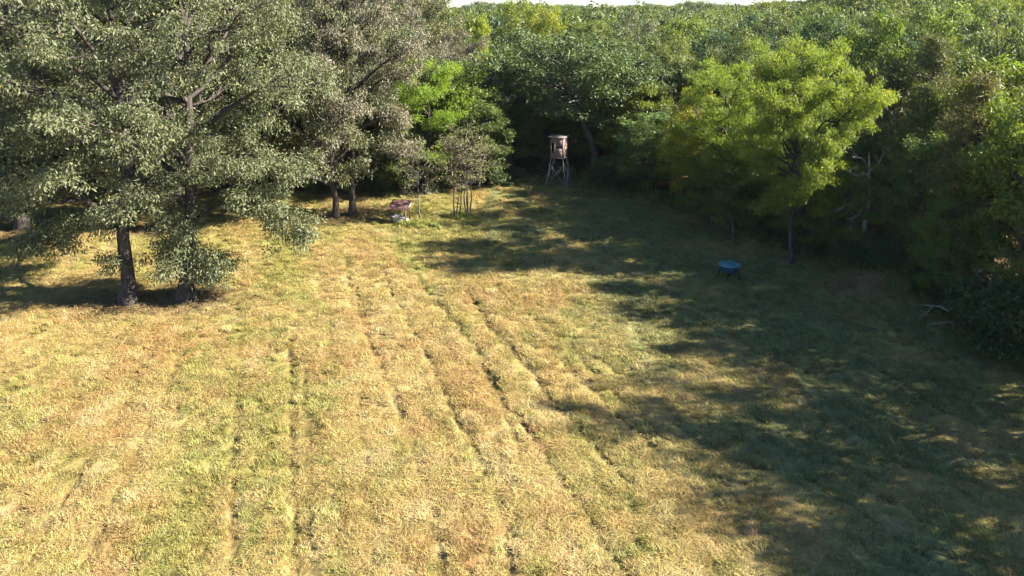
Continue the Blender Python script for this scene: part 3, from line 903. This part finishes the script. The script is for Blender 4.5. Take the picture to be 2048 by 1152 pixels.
# --- saplings on the grass
x, y = ground_at(840, 443)
ms, H0, R0 = K['sapling_c']
put_tree('sapling', 'lone small tree with thin trunk and sparse grey leaves beside the feed trough', 'sapling', (x, y, Tz(x, y) - .03), ms, 1.2, (1.02, 1.02, 1.0), (1, 1, 1))
sp = [(909, 435, 'a', 6.3), (914, 429, 'b', 6.6), (920, 432, 'b', 5.6), (931, 429, 'a', 6.0), (936, 424, 'b', 6.8), (941, 422, 'a', 5.6), (934, 433, 'b', 5.0)]
for i, (px_, py_, k_, H_) in enumerate(sp):
    x, y = ground_at(px_, py_)
    ms, H0, R0 = K['sapling_' + k_]
    lb = ('leftmost slim sapling of the clump behind the lone small tree' if i == 0 else ('second', 'third', 'fourth', 'fifth', 'sixth', 'shortest')[i - 1] + ' slim bare-stemmed sapling of the clump' + (' counted from the left' if i < 6 else ' on the grass'))
    put_tree('sapling', lb, 'sapling', (x, y, Tz(x, y) - .03), ms, i * 1.7, (1.1, 1.1, H_ / H0), (1.05, 1, 1), None if i == 0 else 'clump of slim saplings')

# --- dead wood
x, y = ground_at(1728, 536)
dt = thing('dead_tree', 'bleached dead tree with bare crooked branches at the dark wood edge', 'dead tree', (x, y, Tz(x, y)))
tb = MB().tube([(0, 0, -.2), (0, 0, .6), (-.08, 0, 2.2), (.1, -.1, 4.0), (.0, -.1, 5.4), (-.1, -.2, 6.6)], [.17, .14, .12, .10, .07, .03], 8)
tb.build('trunk', M_DEAD, dt, True)
for pts in ([(-.0, -.1, 5.2), (-.5, -.5, 5.5), (-1.1, -.9, 5.4), (-1.7, -1.1, 5.7)], [(.05, -.1, 4.4), (-.3, -.4, 4.5), (-.9, -.8, 3.9), (-1.6, -1.0, 3.8), (-2.3, -1.2, 3.5)],
            [(.0, -.1, 3.3), (-.5, -.5, 3.5), (-.9, -.8, 3.1), (-1.5, -.9, 2.9)], [(-.05, 0, 1.5), (-.6, -.5, 1.6), (-1.0, -.7, 1.9), (-1.3, -.8, 2.5)],
            [(0, -.1, 5.5), (.3, -.5, 6.0), (.5, -.7, 6.7)], [(-.1, -.1, 5.8), (-.6, -.4, 6.3), (-1.2, -.6, 6.4)]):
    m = MB(); n = len(pts); m.tube(pts, np.linspace(.06, .012, n), 5)
    a, b_ = np.array(pts[-2]), np.array(pts[-1])
    for q in range(3):
        s0 = a + (b_ - a) * (.1 + .3 * q); m.tube([s0, s0 + (b_ - a) * .5 + rs.normal(size=3) * .22], [.02, .008], 4)
    m.build('bare_branch', M_DEAD, dt, True)
x, y = ground_at(1962, 622)
sn = thing('leaning_snag', 'slanting pale dead stem in the shade near the right edge', 'dead stem', (x, y, Tz(x, y)))
MB().tube([(-.3, 0, -.1), (-.1, 0, .6), (.15, .1, 1.6), (.45, .2, 2.6)], [.09, .08, .07, .04], 7).build('stem', M_DEAD, sn, True)
x, y = ground_at(1935, 672)
fb = thing('fallen_branch', 'bare pale forked branch fallen at the shaded wood edge', 'branch', (x, y, Tz(x, y)))
MB().tube([(.5, -.3, .02), (.2, 0, .25), (-.3, .5, .75), (-.8, .9, 1.0), (-1.6, 1.2, .95)], [.05, .045, .04, .03, .012], 6).build('stem', M_DEAD, fb, True)
for pts in ([(.0, .25, .5), (-.8, .3, .5), (-1.7, .35, .35)], [(-.1, .3, .55), (-.25, .9, 1.1), (-.35, 1.3, 1.6)], [(-1.0, 1.0, 1.0), (-1.5, .8, .7), (-1.9, .7, .45)], [(.2, 0, .25), (.5, .5, .5), (.7, .9, .9)]):
    MB().tube(pts, np.linspace(.028, .008, 3), 5).build('prong', M_DEAD, fb, True)
# bare stems seen against the dark of the wood
for i, (px_, py_, h_, ln_) in enumerate(((1423, 452, 3.2, .1), (1467, 474, 4.0, .35), (1585, 503, 4.5, .15), (1617, 515, 3.2, -.1), (1898, 622, 4.0, .2), (1300, 398, 3.0, 0), (1500, 470, 3.6, -.2), (1690, 530, 3.4, .15))):
    x, y = ground_at(px_, py_)
    st = put_tree('young_tree', ('slim grey stem against the dark wood ' + ('above the teal feeder', 'right above the teal feeder', 'left of the broad yellow-green tree', 'right of the broad yellow-green tree', 'under the vine-hung cedar', 'at the corner of the right wood', 'up and right of the teal feeder', 'left of the bleached dead tree')[i]), 'tree', (x, y, Tz(x, y) - .05), K['green_a'][0], i * 1.3, (.45, .45, .40 + .04 * (i % 3)), (.8, .95, .85), 'slim stems along the right wood edge')

# ------------------------------------------------------------------ far woodland beyond single trees: one mass
rs = np.random.default_rng(123)
fk = []
for i, (lm, shp, H, R, cl) in enumerate(((L_WOOD, 'dome', 13, 4.2, 3), (L_GREEN, 'oak', 13, 4.0, 3), (L_WOOD, 'dome', 14, 4.4, 3), (L_GREEN, 'vase', 13, 3.8, 3))):
    tm, cm = tree_meshes('far_%d' % i, 300 + i, H, R, cl, shp, 24, 6, 26, .85, (.42, .24), lm, M_BARK, twig=False, k=5)
    nv = len(tm.vertices)
    bm_ = D.meshes.new('far_%d' % i)
    fk.append(cm)
fp, fs, fr, fi = [], [], [], []
d = 110.
while d < 560:
    stp = 7.8 + (d - 110) * .012
    xs = np.arange(-d * .80 - 15, d * .80 + 15, stp)
    for x in xs:
        xx = x + rs.uniform(-.42, .42) * stp; yy = d + rs.uniform(-.42, .42) * stp
        q = rs.uniform(.75, 1.5)
        if xx / yy < -.15: q *= 1.15
        zb_ = Tz(xx, yy) - .3
        pxx = 1024 + FOC * xx / (yy * math.cos(PITCH) + 3)
        if 830 < pxx < 1640:
            q = min(q, max(.5, (height_for(yy, 1 + 15 * float(vnoise(np.array([pxx / 42.]), np.array([yy / 120.]), 8)[0]) + rs.uniform(0, 9) - (4 if pxx > 1500 else 0)) - zb_) / 13.4))
        fp.append((xx, yy, zb_)); fs.append((q * rs.uniform(.85, 1.15), q * rs.uniform(.85, 1.15), q)); fr.append((0, 0, rs.uniform(0, 6.28))); fi.append(int(rs.random() * 4))
    d += stp
far = scatter('far_woodland', fp, fr, fs, fi, fk)
far['label'] = 'far wooded ridge of massed tree crowns up to the skyline'
print('far', len(fp))

# ------------------------------------------------------------------ the hunting blind
M_PLY = rough_mat('weathered_plywood', (.20, .14, .13), (.27, .195, .185), (14, 14, 1.2), rough=.8, bump=.25, c3=(.17, .11, .09))
M_TIMBER = rough_mat('grey_timber', (.24, .21, .195), (.39, .35, .32), (18, 18, 3), rough=.85, bump=.3)
M_DARK = rough_mat('painted_interior_shade', (.012, .010, .009), (.02, .018, .016), (3, 3, 3))  # near-black colour standing in for the shade inside the blind
M_CAMO = rough_mat('camouflage_cloth', (.035, .045, .022), (.09, .085, .05), (9, 9, 9), rough=.95, c3=(.015, .014, .010))
M_TIN = rough_mat('roof_tin', (.16, .15, .14), (.26, .25, .24), (5, 5, 5), rough=.6, metal=.2, bump=.1, c3=(.20, .12, .085))
bx, by = ground_at(1117, 370)
BZ = Tz(bx, by)
blind = thing('hunting_blind', 'boxy wooden hunting blind raised on crossed timber legs at the end of the field', 'hunting blind', (bx, by, BZ), math.radians(-20))
z0, z1 = height_for(by, 313) - BZ, height_for(by, 273) - BZ
hw = .565; hd = .565; th = .025
zm = (z0 + z1) / 2


def pieces(rects, y, parent, name, mat, axis='x', t=th):
    m = MB()
    for (a0, a1, b0, b1) in rects:
        c = ((a0 + a1) / 2, y, (b0 + b1) / 2); s_ = (a1 - a0, t, b1 - b0)
        if axis == 'y': c = (c[1], c[0], c[2]); s_ = (s_[1], s_[0], s_[2])
        m.box(c, s_)
    return m.build(name, mat, parent)


# front: tall slit on the left, wide window on the right
s0, s1, sb, st_ = -.46, -.27, z0 + .40, z1 - .48
w0, w1, wb, wt = -.13, .46, z0 + .82, z1 - .73
fw = pieces([(-hw, s0, z0, z1), (s1, w0, z0, z1), (w1, hw, z0, z1), (s0, s1, z0, sb), (s0, s1, st_, z1), (w0, w1, z0, wb), (w0, w1, wt, z1)], -hd, blind, 'front_wall', M_PLY)
mb = MB()
for k_ in range(4):                        # ragged camouflage flap hanging inside the top of the window
    mb.box((w0 + .085 + k_ * .14, -hd + .03, wt - .035 - .03 * (k_ % 2)), (.15, .012, .09 + .06 * (k_ % 2)))
mb.build('window_flap', M_CAMO, fw)
rw = pieces([(-hd + th, -.02, z0, z1), (.17, hd - th, z0, z1), (-.02, .17, z0, z0 + .95), (-.02, .17, z1 - .66, z1)], hw - th / 2, blind, 'side_wall', M_PLY, 'y')
pieces([(-hd + th, hd - th, z0, z1)], -hw + th / 2, blind, 'side_wall', M_PLY, 'y')
pieces([(-hw, hw, z0, z1)], hd, blind, 'back_wall', M_PLY)
MB().box((0, hd - .05, zm), (2 * hw - .1, .02, z1 - z0 - .04)).box((-hw + .06, -.02, zm), (.02, 2 * hd - .16, z1 - z0 - .05)).build('shade_panel_interior', M_DARK, blind)  # added dark panels that imitate the unlit inside of the box
MB().box((0, 0, z0 - .02), (2 * hw + .06, 2 * hd + .06, .036)).build('floor', M_TIMBER, blind)
m = MB()
for k_ in range(9):                        # ribbed tin roof
    m.box((-.72 + k_ * .18, 0, z1 + .048), (.05, 1.50, .022))
MB().box((hw - .05, .075, z0 + 1.05), (.02, .30, .36)).build('shade_panel_window', M_DARK, blind)  # added dark panel so the side window looks unlit
rf = MB().box((0, 0, z1 + .025), (1.50, 1.50, .022)).build('roof', M_TIN, blind)
m.build('roof_rib', M_TIN, rf)
for sx in (-1, 1):
    for sy in (-1, 1):
        MB().beam((sx * (hw - .05), sy * (hd - .05), z0 - .04), (sx * (hw + .30), sy * (hd + .30), -.15), .07).build('leg', M_TIMBER, blind)


def legpt(sx, sy, f):
    return np.array((sx * (hw - .05 + .35 * f), sy * (hd - .05 + .35 * f), (z0 - .04) * (1 - f)))


for (a, b_) in (((-1, -1), (1, -1)), ((1, -1), (1, 1)), ((1, 1), (-1, 1)), ((-1, 1), (-1, -1))):
    n_ = np.array(((a[0] + b_[0]) / 2, (a[1] + b_[1]) / 2, 0))
    for q, (u, v) in enumerate(((a, b_), (b_, a))):
        MB().beam(legpt(*u, .20) + n_ * (.06 + .032 * q), legpt(*v, .97) + n_ * (.06 + .032 * q), .066, .03).build('brace', M_TIMBER, blind)

# ------------------------------------------------------------------ the roofed feed trough
M_RUST = rough_mat('rusted_roof_iron', (.10, .045, .045), (.19, .10, .095), (9, 1.0, 1), rough=.65, bump=.2, c3=(.30, .22, .20), thr=(.42, .6))
M_POST = rough_mat('brown_post', (.10, .068, .045), (.20, .14, .09), (14, 14, 3), bump=.3)
M_FASCIA = rough_mat('pale_fascia_board', (.58, .53, .46), (.74, .69, .62), (3, 12, 12), bump=.2)
M_GALV = rough_mat('galvanised_steel', (.33, .36, .40), (.50, .53, .57), (3, 3, 6), rough=.42, metal=.6, bump=.08)
M_FEED = rough_mat('feed_and_water', (.06, .055, .05), (.13, .11, .085), (6, 6, 6))
M_SALT = rough_mat('white_salt_block', (.52, .52, .54), (.70, .70, .71), (5, 5, 5), rough=.6, bump=.3)
sx_, sy_ = ground_at(800, 441)
SZ = Tz(sx_, sy_)
sh = thing('feed_shelter', 'small open feed shelter with slanting rusty roof on four posts', 'shelter', (sx_, sy_, SZ), math.radians(-11))
sh.scale = (.93, .93, .93)
fwid, dep = 1.22, .98
zf, zbk = 1.08, 1.36
for (px_, py_, hh) in ((-fwid / 2, -dep / 2, zf), (fwid / 2, -dep / 2, zf), (-fwid / 2, dep / 2, zbk), (fwid / 2, dep / 2, zbk)):
    MB().beam((px_, py_, -.2), (px_, py_, hh), .085).build('post', M_POST, sh)
sl = (zbk - zf) / dep
for yy, hh in ((-dep / 2, zf), (dep / 2, zbk)):
    MB().box((0, yy, hh + .03), (fwid + .16, .05, .058)).build('beam', M_POST, sh)
for xx in (-fwid / 2 - .066, fwid / 2 + .066):
    m = MB(); a = dep / 2 + .1
    V = [(xx - .012, -a, zf - .02), (xx + .012, -a, zf - .02), (xx + .012, a, zf + .02), (xx - .012, a, zf + .02),
         (xx - .012, -a, zf + .065 - sl * .1), (xx + .012, -a, zf + .065 - sl * .1), (xx + .012, a, zbk + .06 + sl * .1), (xx - .012, a, zbk + .06 + sl * .1)]
    m.add(V, [(0, 3, 2, 1), (4, 5, 6, 7), (0, 1, 5, 4), (1, 2, 6, 5), (2, 3, 7, 6), (3, 0, 4, 7)])
    m.build('fascia', M_FASCIA, sh)
MB().beam((fwid / 2 - .05, -dep / 2 + .06, .15), (fwid / 2 - .05, -dep / 2 + .06, .16)if False else (fwid / 2 - .5, -dep / 2 + .07, 1.02), .05).build('knee_brace', M_POST, sh)
for k_ in range(3):                        # three overlapping corrugated sheets
    m = MB(); w = .56; nn = 40; x0 = -.80 + k_ * .52
    ya, yb = -dep / 2 - .22, dep / 2 + .22
    xs = np.linspace(x0, x0 + w, nn); zc_ = .011 * np.sin((xs - x0) / .0755 * 2 * PI) + .008 * k_
    za = zf + .085 + sl * (ya + dep / 2); zb_ = zf + .085 + sl * (yb + dep / 2)
    V = np.concatenate([np.stack((xs, np.full(nn, y_), zc_ + z_), 1) for y_, z_ in ((ya, za), (yb, zb_))])
    V = np.concatenate((V, V - (0, 0, .004)))
    F = [(j, j + 1, nn + j + 1, nn + j) for j in range(nn - 1)] + [(2 * nn + j, 3 * nn + j, 3 * nn + j + 1, 2 * nn + j + 1) for j in range(nn - 1)]
    F += [(j, 2 * nn + j, 2 * nn + j + 1, j + 1) for j in range(nn - 1)]
    m.add(V, F)
    m.build('roof_sheet', M_RUST, sh, True)
tk = thing('stock_tank', 'oval grey galvanised tub on the ground under the rusty shelter roof', 'tub', (sx_ - .12, sy_ - .05, SZ), math.radians(-11))
MB().lathe([(.0, .02), (.50, .02), (.535, .05), (.54, .20), (.55, .22), (.545, .24), (.56, .36), (.585, .38), (.58, .40), (.555, .385), (.53, .10)], 36, 1., .62).build('tub', M_GALV, tk, True)
MB().lathe([(.0, .27), (.545, .27)], 36, 1., .62).build('feed', M_FEED, tk)
sbk = MB().box((0, 0, .13), (.26, .24, .26)); sbk.lathe([(.0, .262), (.06, .262), (.06, .30), (0, .31)], 12)
so = sbk.build('salt_block', M_SALT)
so.location = (sx_ + .53, sy_ - .28, SZ); so.rotation_euler = (0, 0, .4)
so['label'] = 'white block beside the grey tub at the right post of the shelter'; so['category'] = 'block'
so2 = MB().lathe([(0, 0), (.11, 0), (.145, .26), (.15, .27), (.135, .265), (.10, .03), (0, .03)], 20).build('bucket', M_SALT, None, True)
so2.location = (sx_ + .36, sy_ - .06, SZ); so2['label'] = 'small white bucket between the grey tub and the white block'; so2['category'] = 'bucket'

# ------------------------------------------------------------------ the round feeder
M_TEAL = rough_mat('teal_plastic', (.012, .05, .085), (.02, .075, .12), (3, 3, 3), rough=.4, spec=.5, bump=.05, c3=(.03, .11, .15))
M_BLACK = rough_mat('black_steel', (.012, .012, .014), (.03, .028, .028), (6, 6, 6), rough=.5, metal=.3, bump=.1)
fx, fy = ground_at(1458, 556)
FZ = Tz(fx, fy)
fd = thing('game_feeder', 'round teal feeder drum with funnel bottom on black legs in the shade', 'feeder', (fx, fy, FZ), .35)
fd.scale = (.94, .94, .86)
MB().lathe([(.05, .38), (.30, .43), (.45, .46), (.52, .53), (.565, .72), (.59, .86), (.60, .88)], 40).build('drum', M_TEAL, fd, True)
M_LID = rough_mat('pale_teal_lid', (.035, .14, .18), (.07, .21, .25), (3, 3, 3), rough=.35, spec=.5, bump=.05, c3=(.13, .28, .32))
lid = MB().lathe([(.60, .885), (.635, .88), (.64, .905), (.62, .93), (.50, .955), (.34, .975), (.335, .99), (.32, .99), (.31, .97), (.22, .975), (.0, .985)], 40).build('lid', M_LID, fd, True)
m = MB()
for k_ in range(8):
    a = k_ * PI / 4; m.box((.42 * math.cos(a), .42 * math.sin(a), .972), (.20, .035, .022), rot=a)
m.build('lid_rib', M_TEAL, lid)
MB().lathe([(.16, 1.03), (.18, .985), (.0, .985)][::-1] + [(.16, 1.03), (.13, 1.045), (0, 1.045)], 24).build('cap', M_LID, lid, True)
MB().lathe([(.30, .425), (.12, .27), (.10, .18), (0, .18)], 24).build('funnel', M_BLACK, fd, True)
for k_ in range(4):
    a = PI / 4 + k_ * PI / 2; ca_, sa_ = math.cos(a), math.sin(a)
    lg = MB().tube([(.50 * ca_, .50 * sa_, .66), (.56 * ca_, .56 * sa_, .40), (.58 * ca_, .58 * sa_, .02)], [.03, .03, .03], 8).build('leg', M_BLACK, fd, True)
    MB().box((.58 * ca_, .58 * sa_, .005), (.14, .10, .02), rot=a).build('foot', M_BLACK, lg)
MB().box((.45, -.12, .48), (.10, .20, .16)).build('control_box', M_BLACK, fd)

# ------------------------------------------------------------------ grass
m_grass, nt, out = newmat('grass_blade')
ai = N(nt, 'ShaderNodeAttribute', attribute_name='tint', attribute_type='INSTANCER')
ar = N(nt, 'ShaderNodeAttribute', attribute_name='rnd')
mr = N(nt, 'ShaderNodeMapRange'); mr.inputs[3].default_value = .62; mr.inputs[4].default_value = 1.30
nt.links.new(ar.outputs['Fac'], mr.inputs[0])
vm = N(nt, 'ShaderNodeVectorMath', operation='SCALE')
nt.links.new(ai.outputs['Vector'], vm.inputs[0]); nt.links.new(mr.outputs[0], vm.inputs['Scale'])
m2 = N(nt, 'ShaderNodeMapRange'); m2.inputs[1].default_value = .80; m2.inputs[2].default_value = .82
nt.links.new(ar.outputs['Fac'], m2.inputs[0])
m3 = N(nt, 'ShaderNodeMath', operation='MULTIPLY'); m3.inputs[1].default_value = .55
nt.links.new(m2.outputs[0], m3.inputs[0])
gc = mixcol(nt, m3.outputs[0], vm.outputs[0], (.50, .38, .17))
p = N(nt, 'ShaderNodeBsdfPrincipled'); p.inputs['Roughness'].default_value = .6; p.inputs['Specular IOR Level'].default_value = .25
nt.links.new(gc, p.inputs['Base Color'])
tr_ = N(nt, 'ShaderNodeBsdfTranslucent'); nt.links.new(gc, tr_.inputs['Color'])
mx = N(nt, 'ShaderNodeMixShader'); mx.inputs[0].default_value = .3
nt.links.new(p.outputs[0], mx.inputs[1]); nt.links.new(tr_.outputs[0], mx.inputs[2]); nt.links.new(mx.outputs[0], out.inputs['Surface'])


def tuft(seed, n, rad, lmin, lmax, wid, stand):
    """stand 1 upright .. 0 lying hay"""
    r = np.random.default_rng(seed)
    a = r.uniform(0, 6.283, n); q = rad * np.sqrt(r.random(n))
    B = np.stack((q * np.cos(a), q * np.sin(a), np.full(n, -.01)), 1)
    main = r.uniform(0, 6.283)
    h = main + r.normal(size=n) * 1.0
    el = np.clip(stand * 1.15 + r.normal(size=n) * .38, .03, 1.5)
    l = r.uniform(lmin, lmax, n)
    d1 = np.stack((np.cos(el) * np.cos(h), np.cos(el) * np.sin(h), np.sin(el)), 1)
    el2 = el - r.uniform(.1, .9, n)
    d2 = np.stack((np.cos(el2) * np.cos(h), np.cos(el2) * np.sin(h), np.sin(el2)), 1)
    sd_ = np.stack((-np.sin(h), np.cos(h), np.zeros(n)), 1)
    sd_ = sd_ + r.normal(size=(n, 3)) * .35; sd_ /= np.linalg.norm(sd_, axis=1)[:, None]
    w = wid * r.uniform(.7, 1.4, n)[:, None]
    lift = (1 - stand) * r.uniform(0, .09, n); B[:, 2] += lift
    M_ = B + d1 * l[:, None] * .55; T_ = M_ + d2 * l[:, None] * .45
    T_[:, 2] = np.maximum(T_[:, 2], .012)
    V = np.stack((B - sd_ * w * .5, B + sd_ * w * .5, M_ + sd_ * w * .45, M_ - sd_ * w * .45, T_), 1).reshape(-1, 3)
    b_ = np.arange(n)[:, None] * 5
    F4 = b_ + np.array([[0, 1, 2, 3]]); F3 = b_ + np.array([[3, 2, 4]])
    rv = r.random(n)
    me = mesh_from('grass_tuft', V, F3, F4, m_grass, {'rnd': np.concatenate((rv, rv))})
    return me


protos = [tuft(500 + i, 95, .17, .06, .16, .010, .80) for i in range(5)] + [tuft(520 + i, 95, .21, .08, .22, .010, .32) for i in range(5)] + [tuft(540 + i, 85, .24, .10, .30, .010, .06) for i in range(4)] + [tuft(560 + i, 90, .15, .12, .26, .012, .92) for i in range(3)]
rs = np.random.default_rng(321)
GP, GS, GR, GI, GT = [], [], [], [], []
for (ya, yb, dens) in ((16, 22, 40), (22, 28, 32), (28, 38, 22), (38, 50, 15), (50, 69, 11)):
    xw = (yb * math.cos(PITCH) + 6) * .78 + 1
    n = int((yb - ya) * 2 * xw * dens)
    x = rs.uniform(-xw, xw, n); y = rs.uniform(ya, yb, n)
    sd = field_sd(x, y); keep = sd > -3.0
    x, y, sd = x[keep], y[keep], sd[keep]
    rt = ruts(x, y)
    col, g, lit = turf_tint(x, y)
    gap = sm(.30, .52, fbm(x * 1.6, y * 1.6, 81, 3))
    pk = (1 - .85 * np.clip(rt * 1.2, 0, 1)) * (.35 + .65 * gap) * (1 - .75 * lit)
    keep = rs.random(len(x)) < pk
    x, y, sd, col, g, lit, rt = x[keep], y[keep], sd[keep], col[keep], g[keep], lit[keep], rt[keep]
    n = len(x)
    lie = fbm(x * .5, y * .5, 55, 3) + rs.normal(size=n) * .08
    pi_ = np.where(g > .5, rs.integers(0, 5, n), np.where(lie > .56, rs.integers(10, 14, n), np.where(lie > .42, rs.integers(5, 10, n), rs.integers(0, 5, n))))
    tall = rs.random(n) < np.where(g > .4, .10, .03)
    pi_ = np.where(tall, rs.integers(14, 17, n), pi_)
    s_ = rs.uniform(.75, 1.25, n) * (1 + .012 * np.maximum(y - 20, 0))
    hz = s_ * rs.uniform(.75, 1.2, n) * (.55 + .5 * fbm(x * .7, y * .7, 66, 2)) * (1 - .6 * rt)
    GP.append(np.stack((x, y, terrain(x, y)), 1)); GS.append(np.stack((s_, s_, hz), 1))
    GR.append(np.stack((np.zeros(n), np.zeros(n), rs.uniform(0, 6.283, n)), 1)); GI.append(pi_)
    GT.append(col * rs.uniform(.82, 1.18, n)[:, None] * (1 + rs.normal(size=(n, 3)) * .04))
# rank grass left unmown round the lone sapling and the shelter
for (cx, cy_, rx, ry, n) in ((*ground_at(845, 447), 1.5, .8, 60), (*ground_at(925, 432), 1.1, .8, 40), (*ground_at(815, 449), .8, .3, 16)):
    x = cx + rs.normal(size=n) * rx * .5; y = cy_ + rs.normal(size=n) * ry * .5
    GP.append(np.stack((x, y, terrain(x, y)), 1)); s_ = rs.uniform(1., 1.5, n); GS.append(np.stack((s_, s_, s_ * 1.35), 1))
    GR.append(np.stack((np.zeros(n), np.zeros(n), rs.uniform(0, 6.283, n)), 1)); GI.append(rs.integers(14, 17, n))
    GT.append(np.tile((.22, .25, .055), (n, 1)) * rs.uniform(.8, 1.3, n)[:, None])
n = 2600
x = rs.uniform(4, 25, n); y = rs.uniform(26, 64, n); sd = field_sd(x, y); kq = (sd > -1.8) & (sd < .5 + 1.2 * (fbm(x * .5, y * .5, 88, 2) - .3))
x, y = x[kq], y[kq]; n = len(x); s_ = rs.uniform(1.2, 2.4, n)
GP.append(np.stack((x, y, terrain(x, y)), 1)); GS.append(np.stack((s_, s_, s_ * rs.uniform(1., 1.9, n)), 1))
GR.append(np.stack((np.zeros(n), np.zeros(n), rs.uniform(0, 6.283, n)), 1)); GI.append(rs.integers(14, 17, n))
GT.append(np.tile((.13, .165, .05), (n, 1)) * rs.uniform(.7, 1.4, n)[:, None])
GP = np.concatenate(GP)
gr = scatter('grass', GP, np.concatenate(GR), np.concatenate(GS), np.concatenate(GI), protos, np.concatenate(GT))
gr['label'] = 'mown straw and green grass covering the field'
print('tufts', len(GP))

# ------------------------------------------------------------------ haze
hz = MB().box((0, 650, 16), (2600, 2300, 62)).mesh('haze', None)
mh, nt, out = newmat('pale_air')
vp = N(nt, 'ShaderNodeVolumePrincipled')
vp.inputs['Color'].default_value = (.82, .90, 1.0, 1)
vp.inputs['Density'].default_value = .00007
vp.inputs['Anisotropy'].default_value = .2
nt.links.new(vp.outputs[0], out.inputs['Volume'])
hz.materials.append(mh)
ho = link('haze', hz); ho['kind'] = 'stuff'

# ------------------------------------------------------------------ look-alikes that share words share a group
seen = {}
for o in D.objects:
    if 'category' in o: seen.setdefault(o['label'], []).append(o)
for lb, os_ in seen.items():
    if len(os_) > 1:
        g_ = os_[0].get('group', lb)
        for o in os_: o['group'] = g_
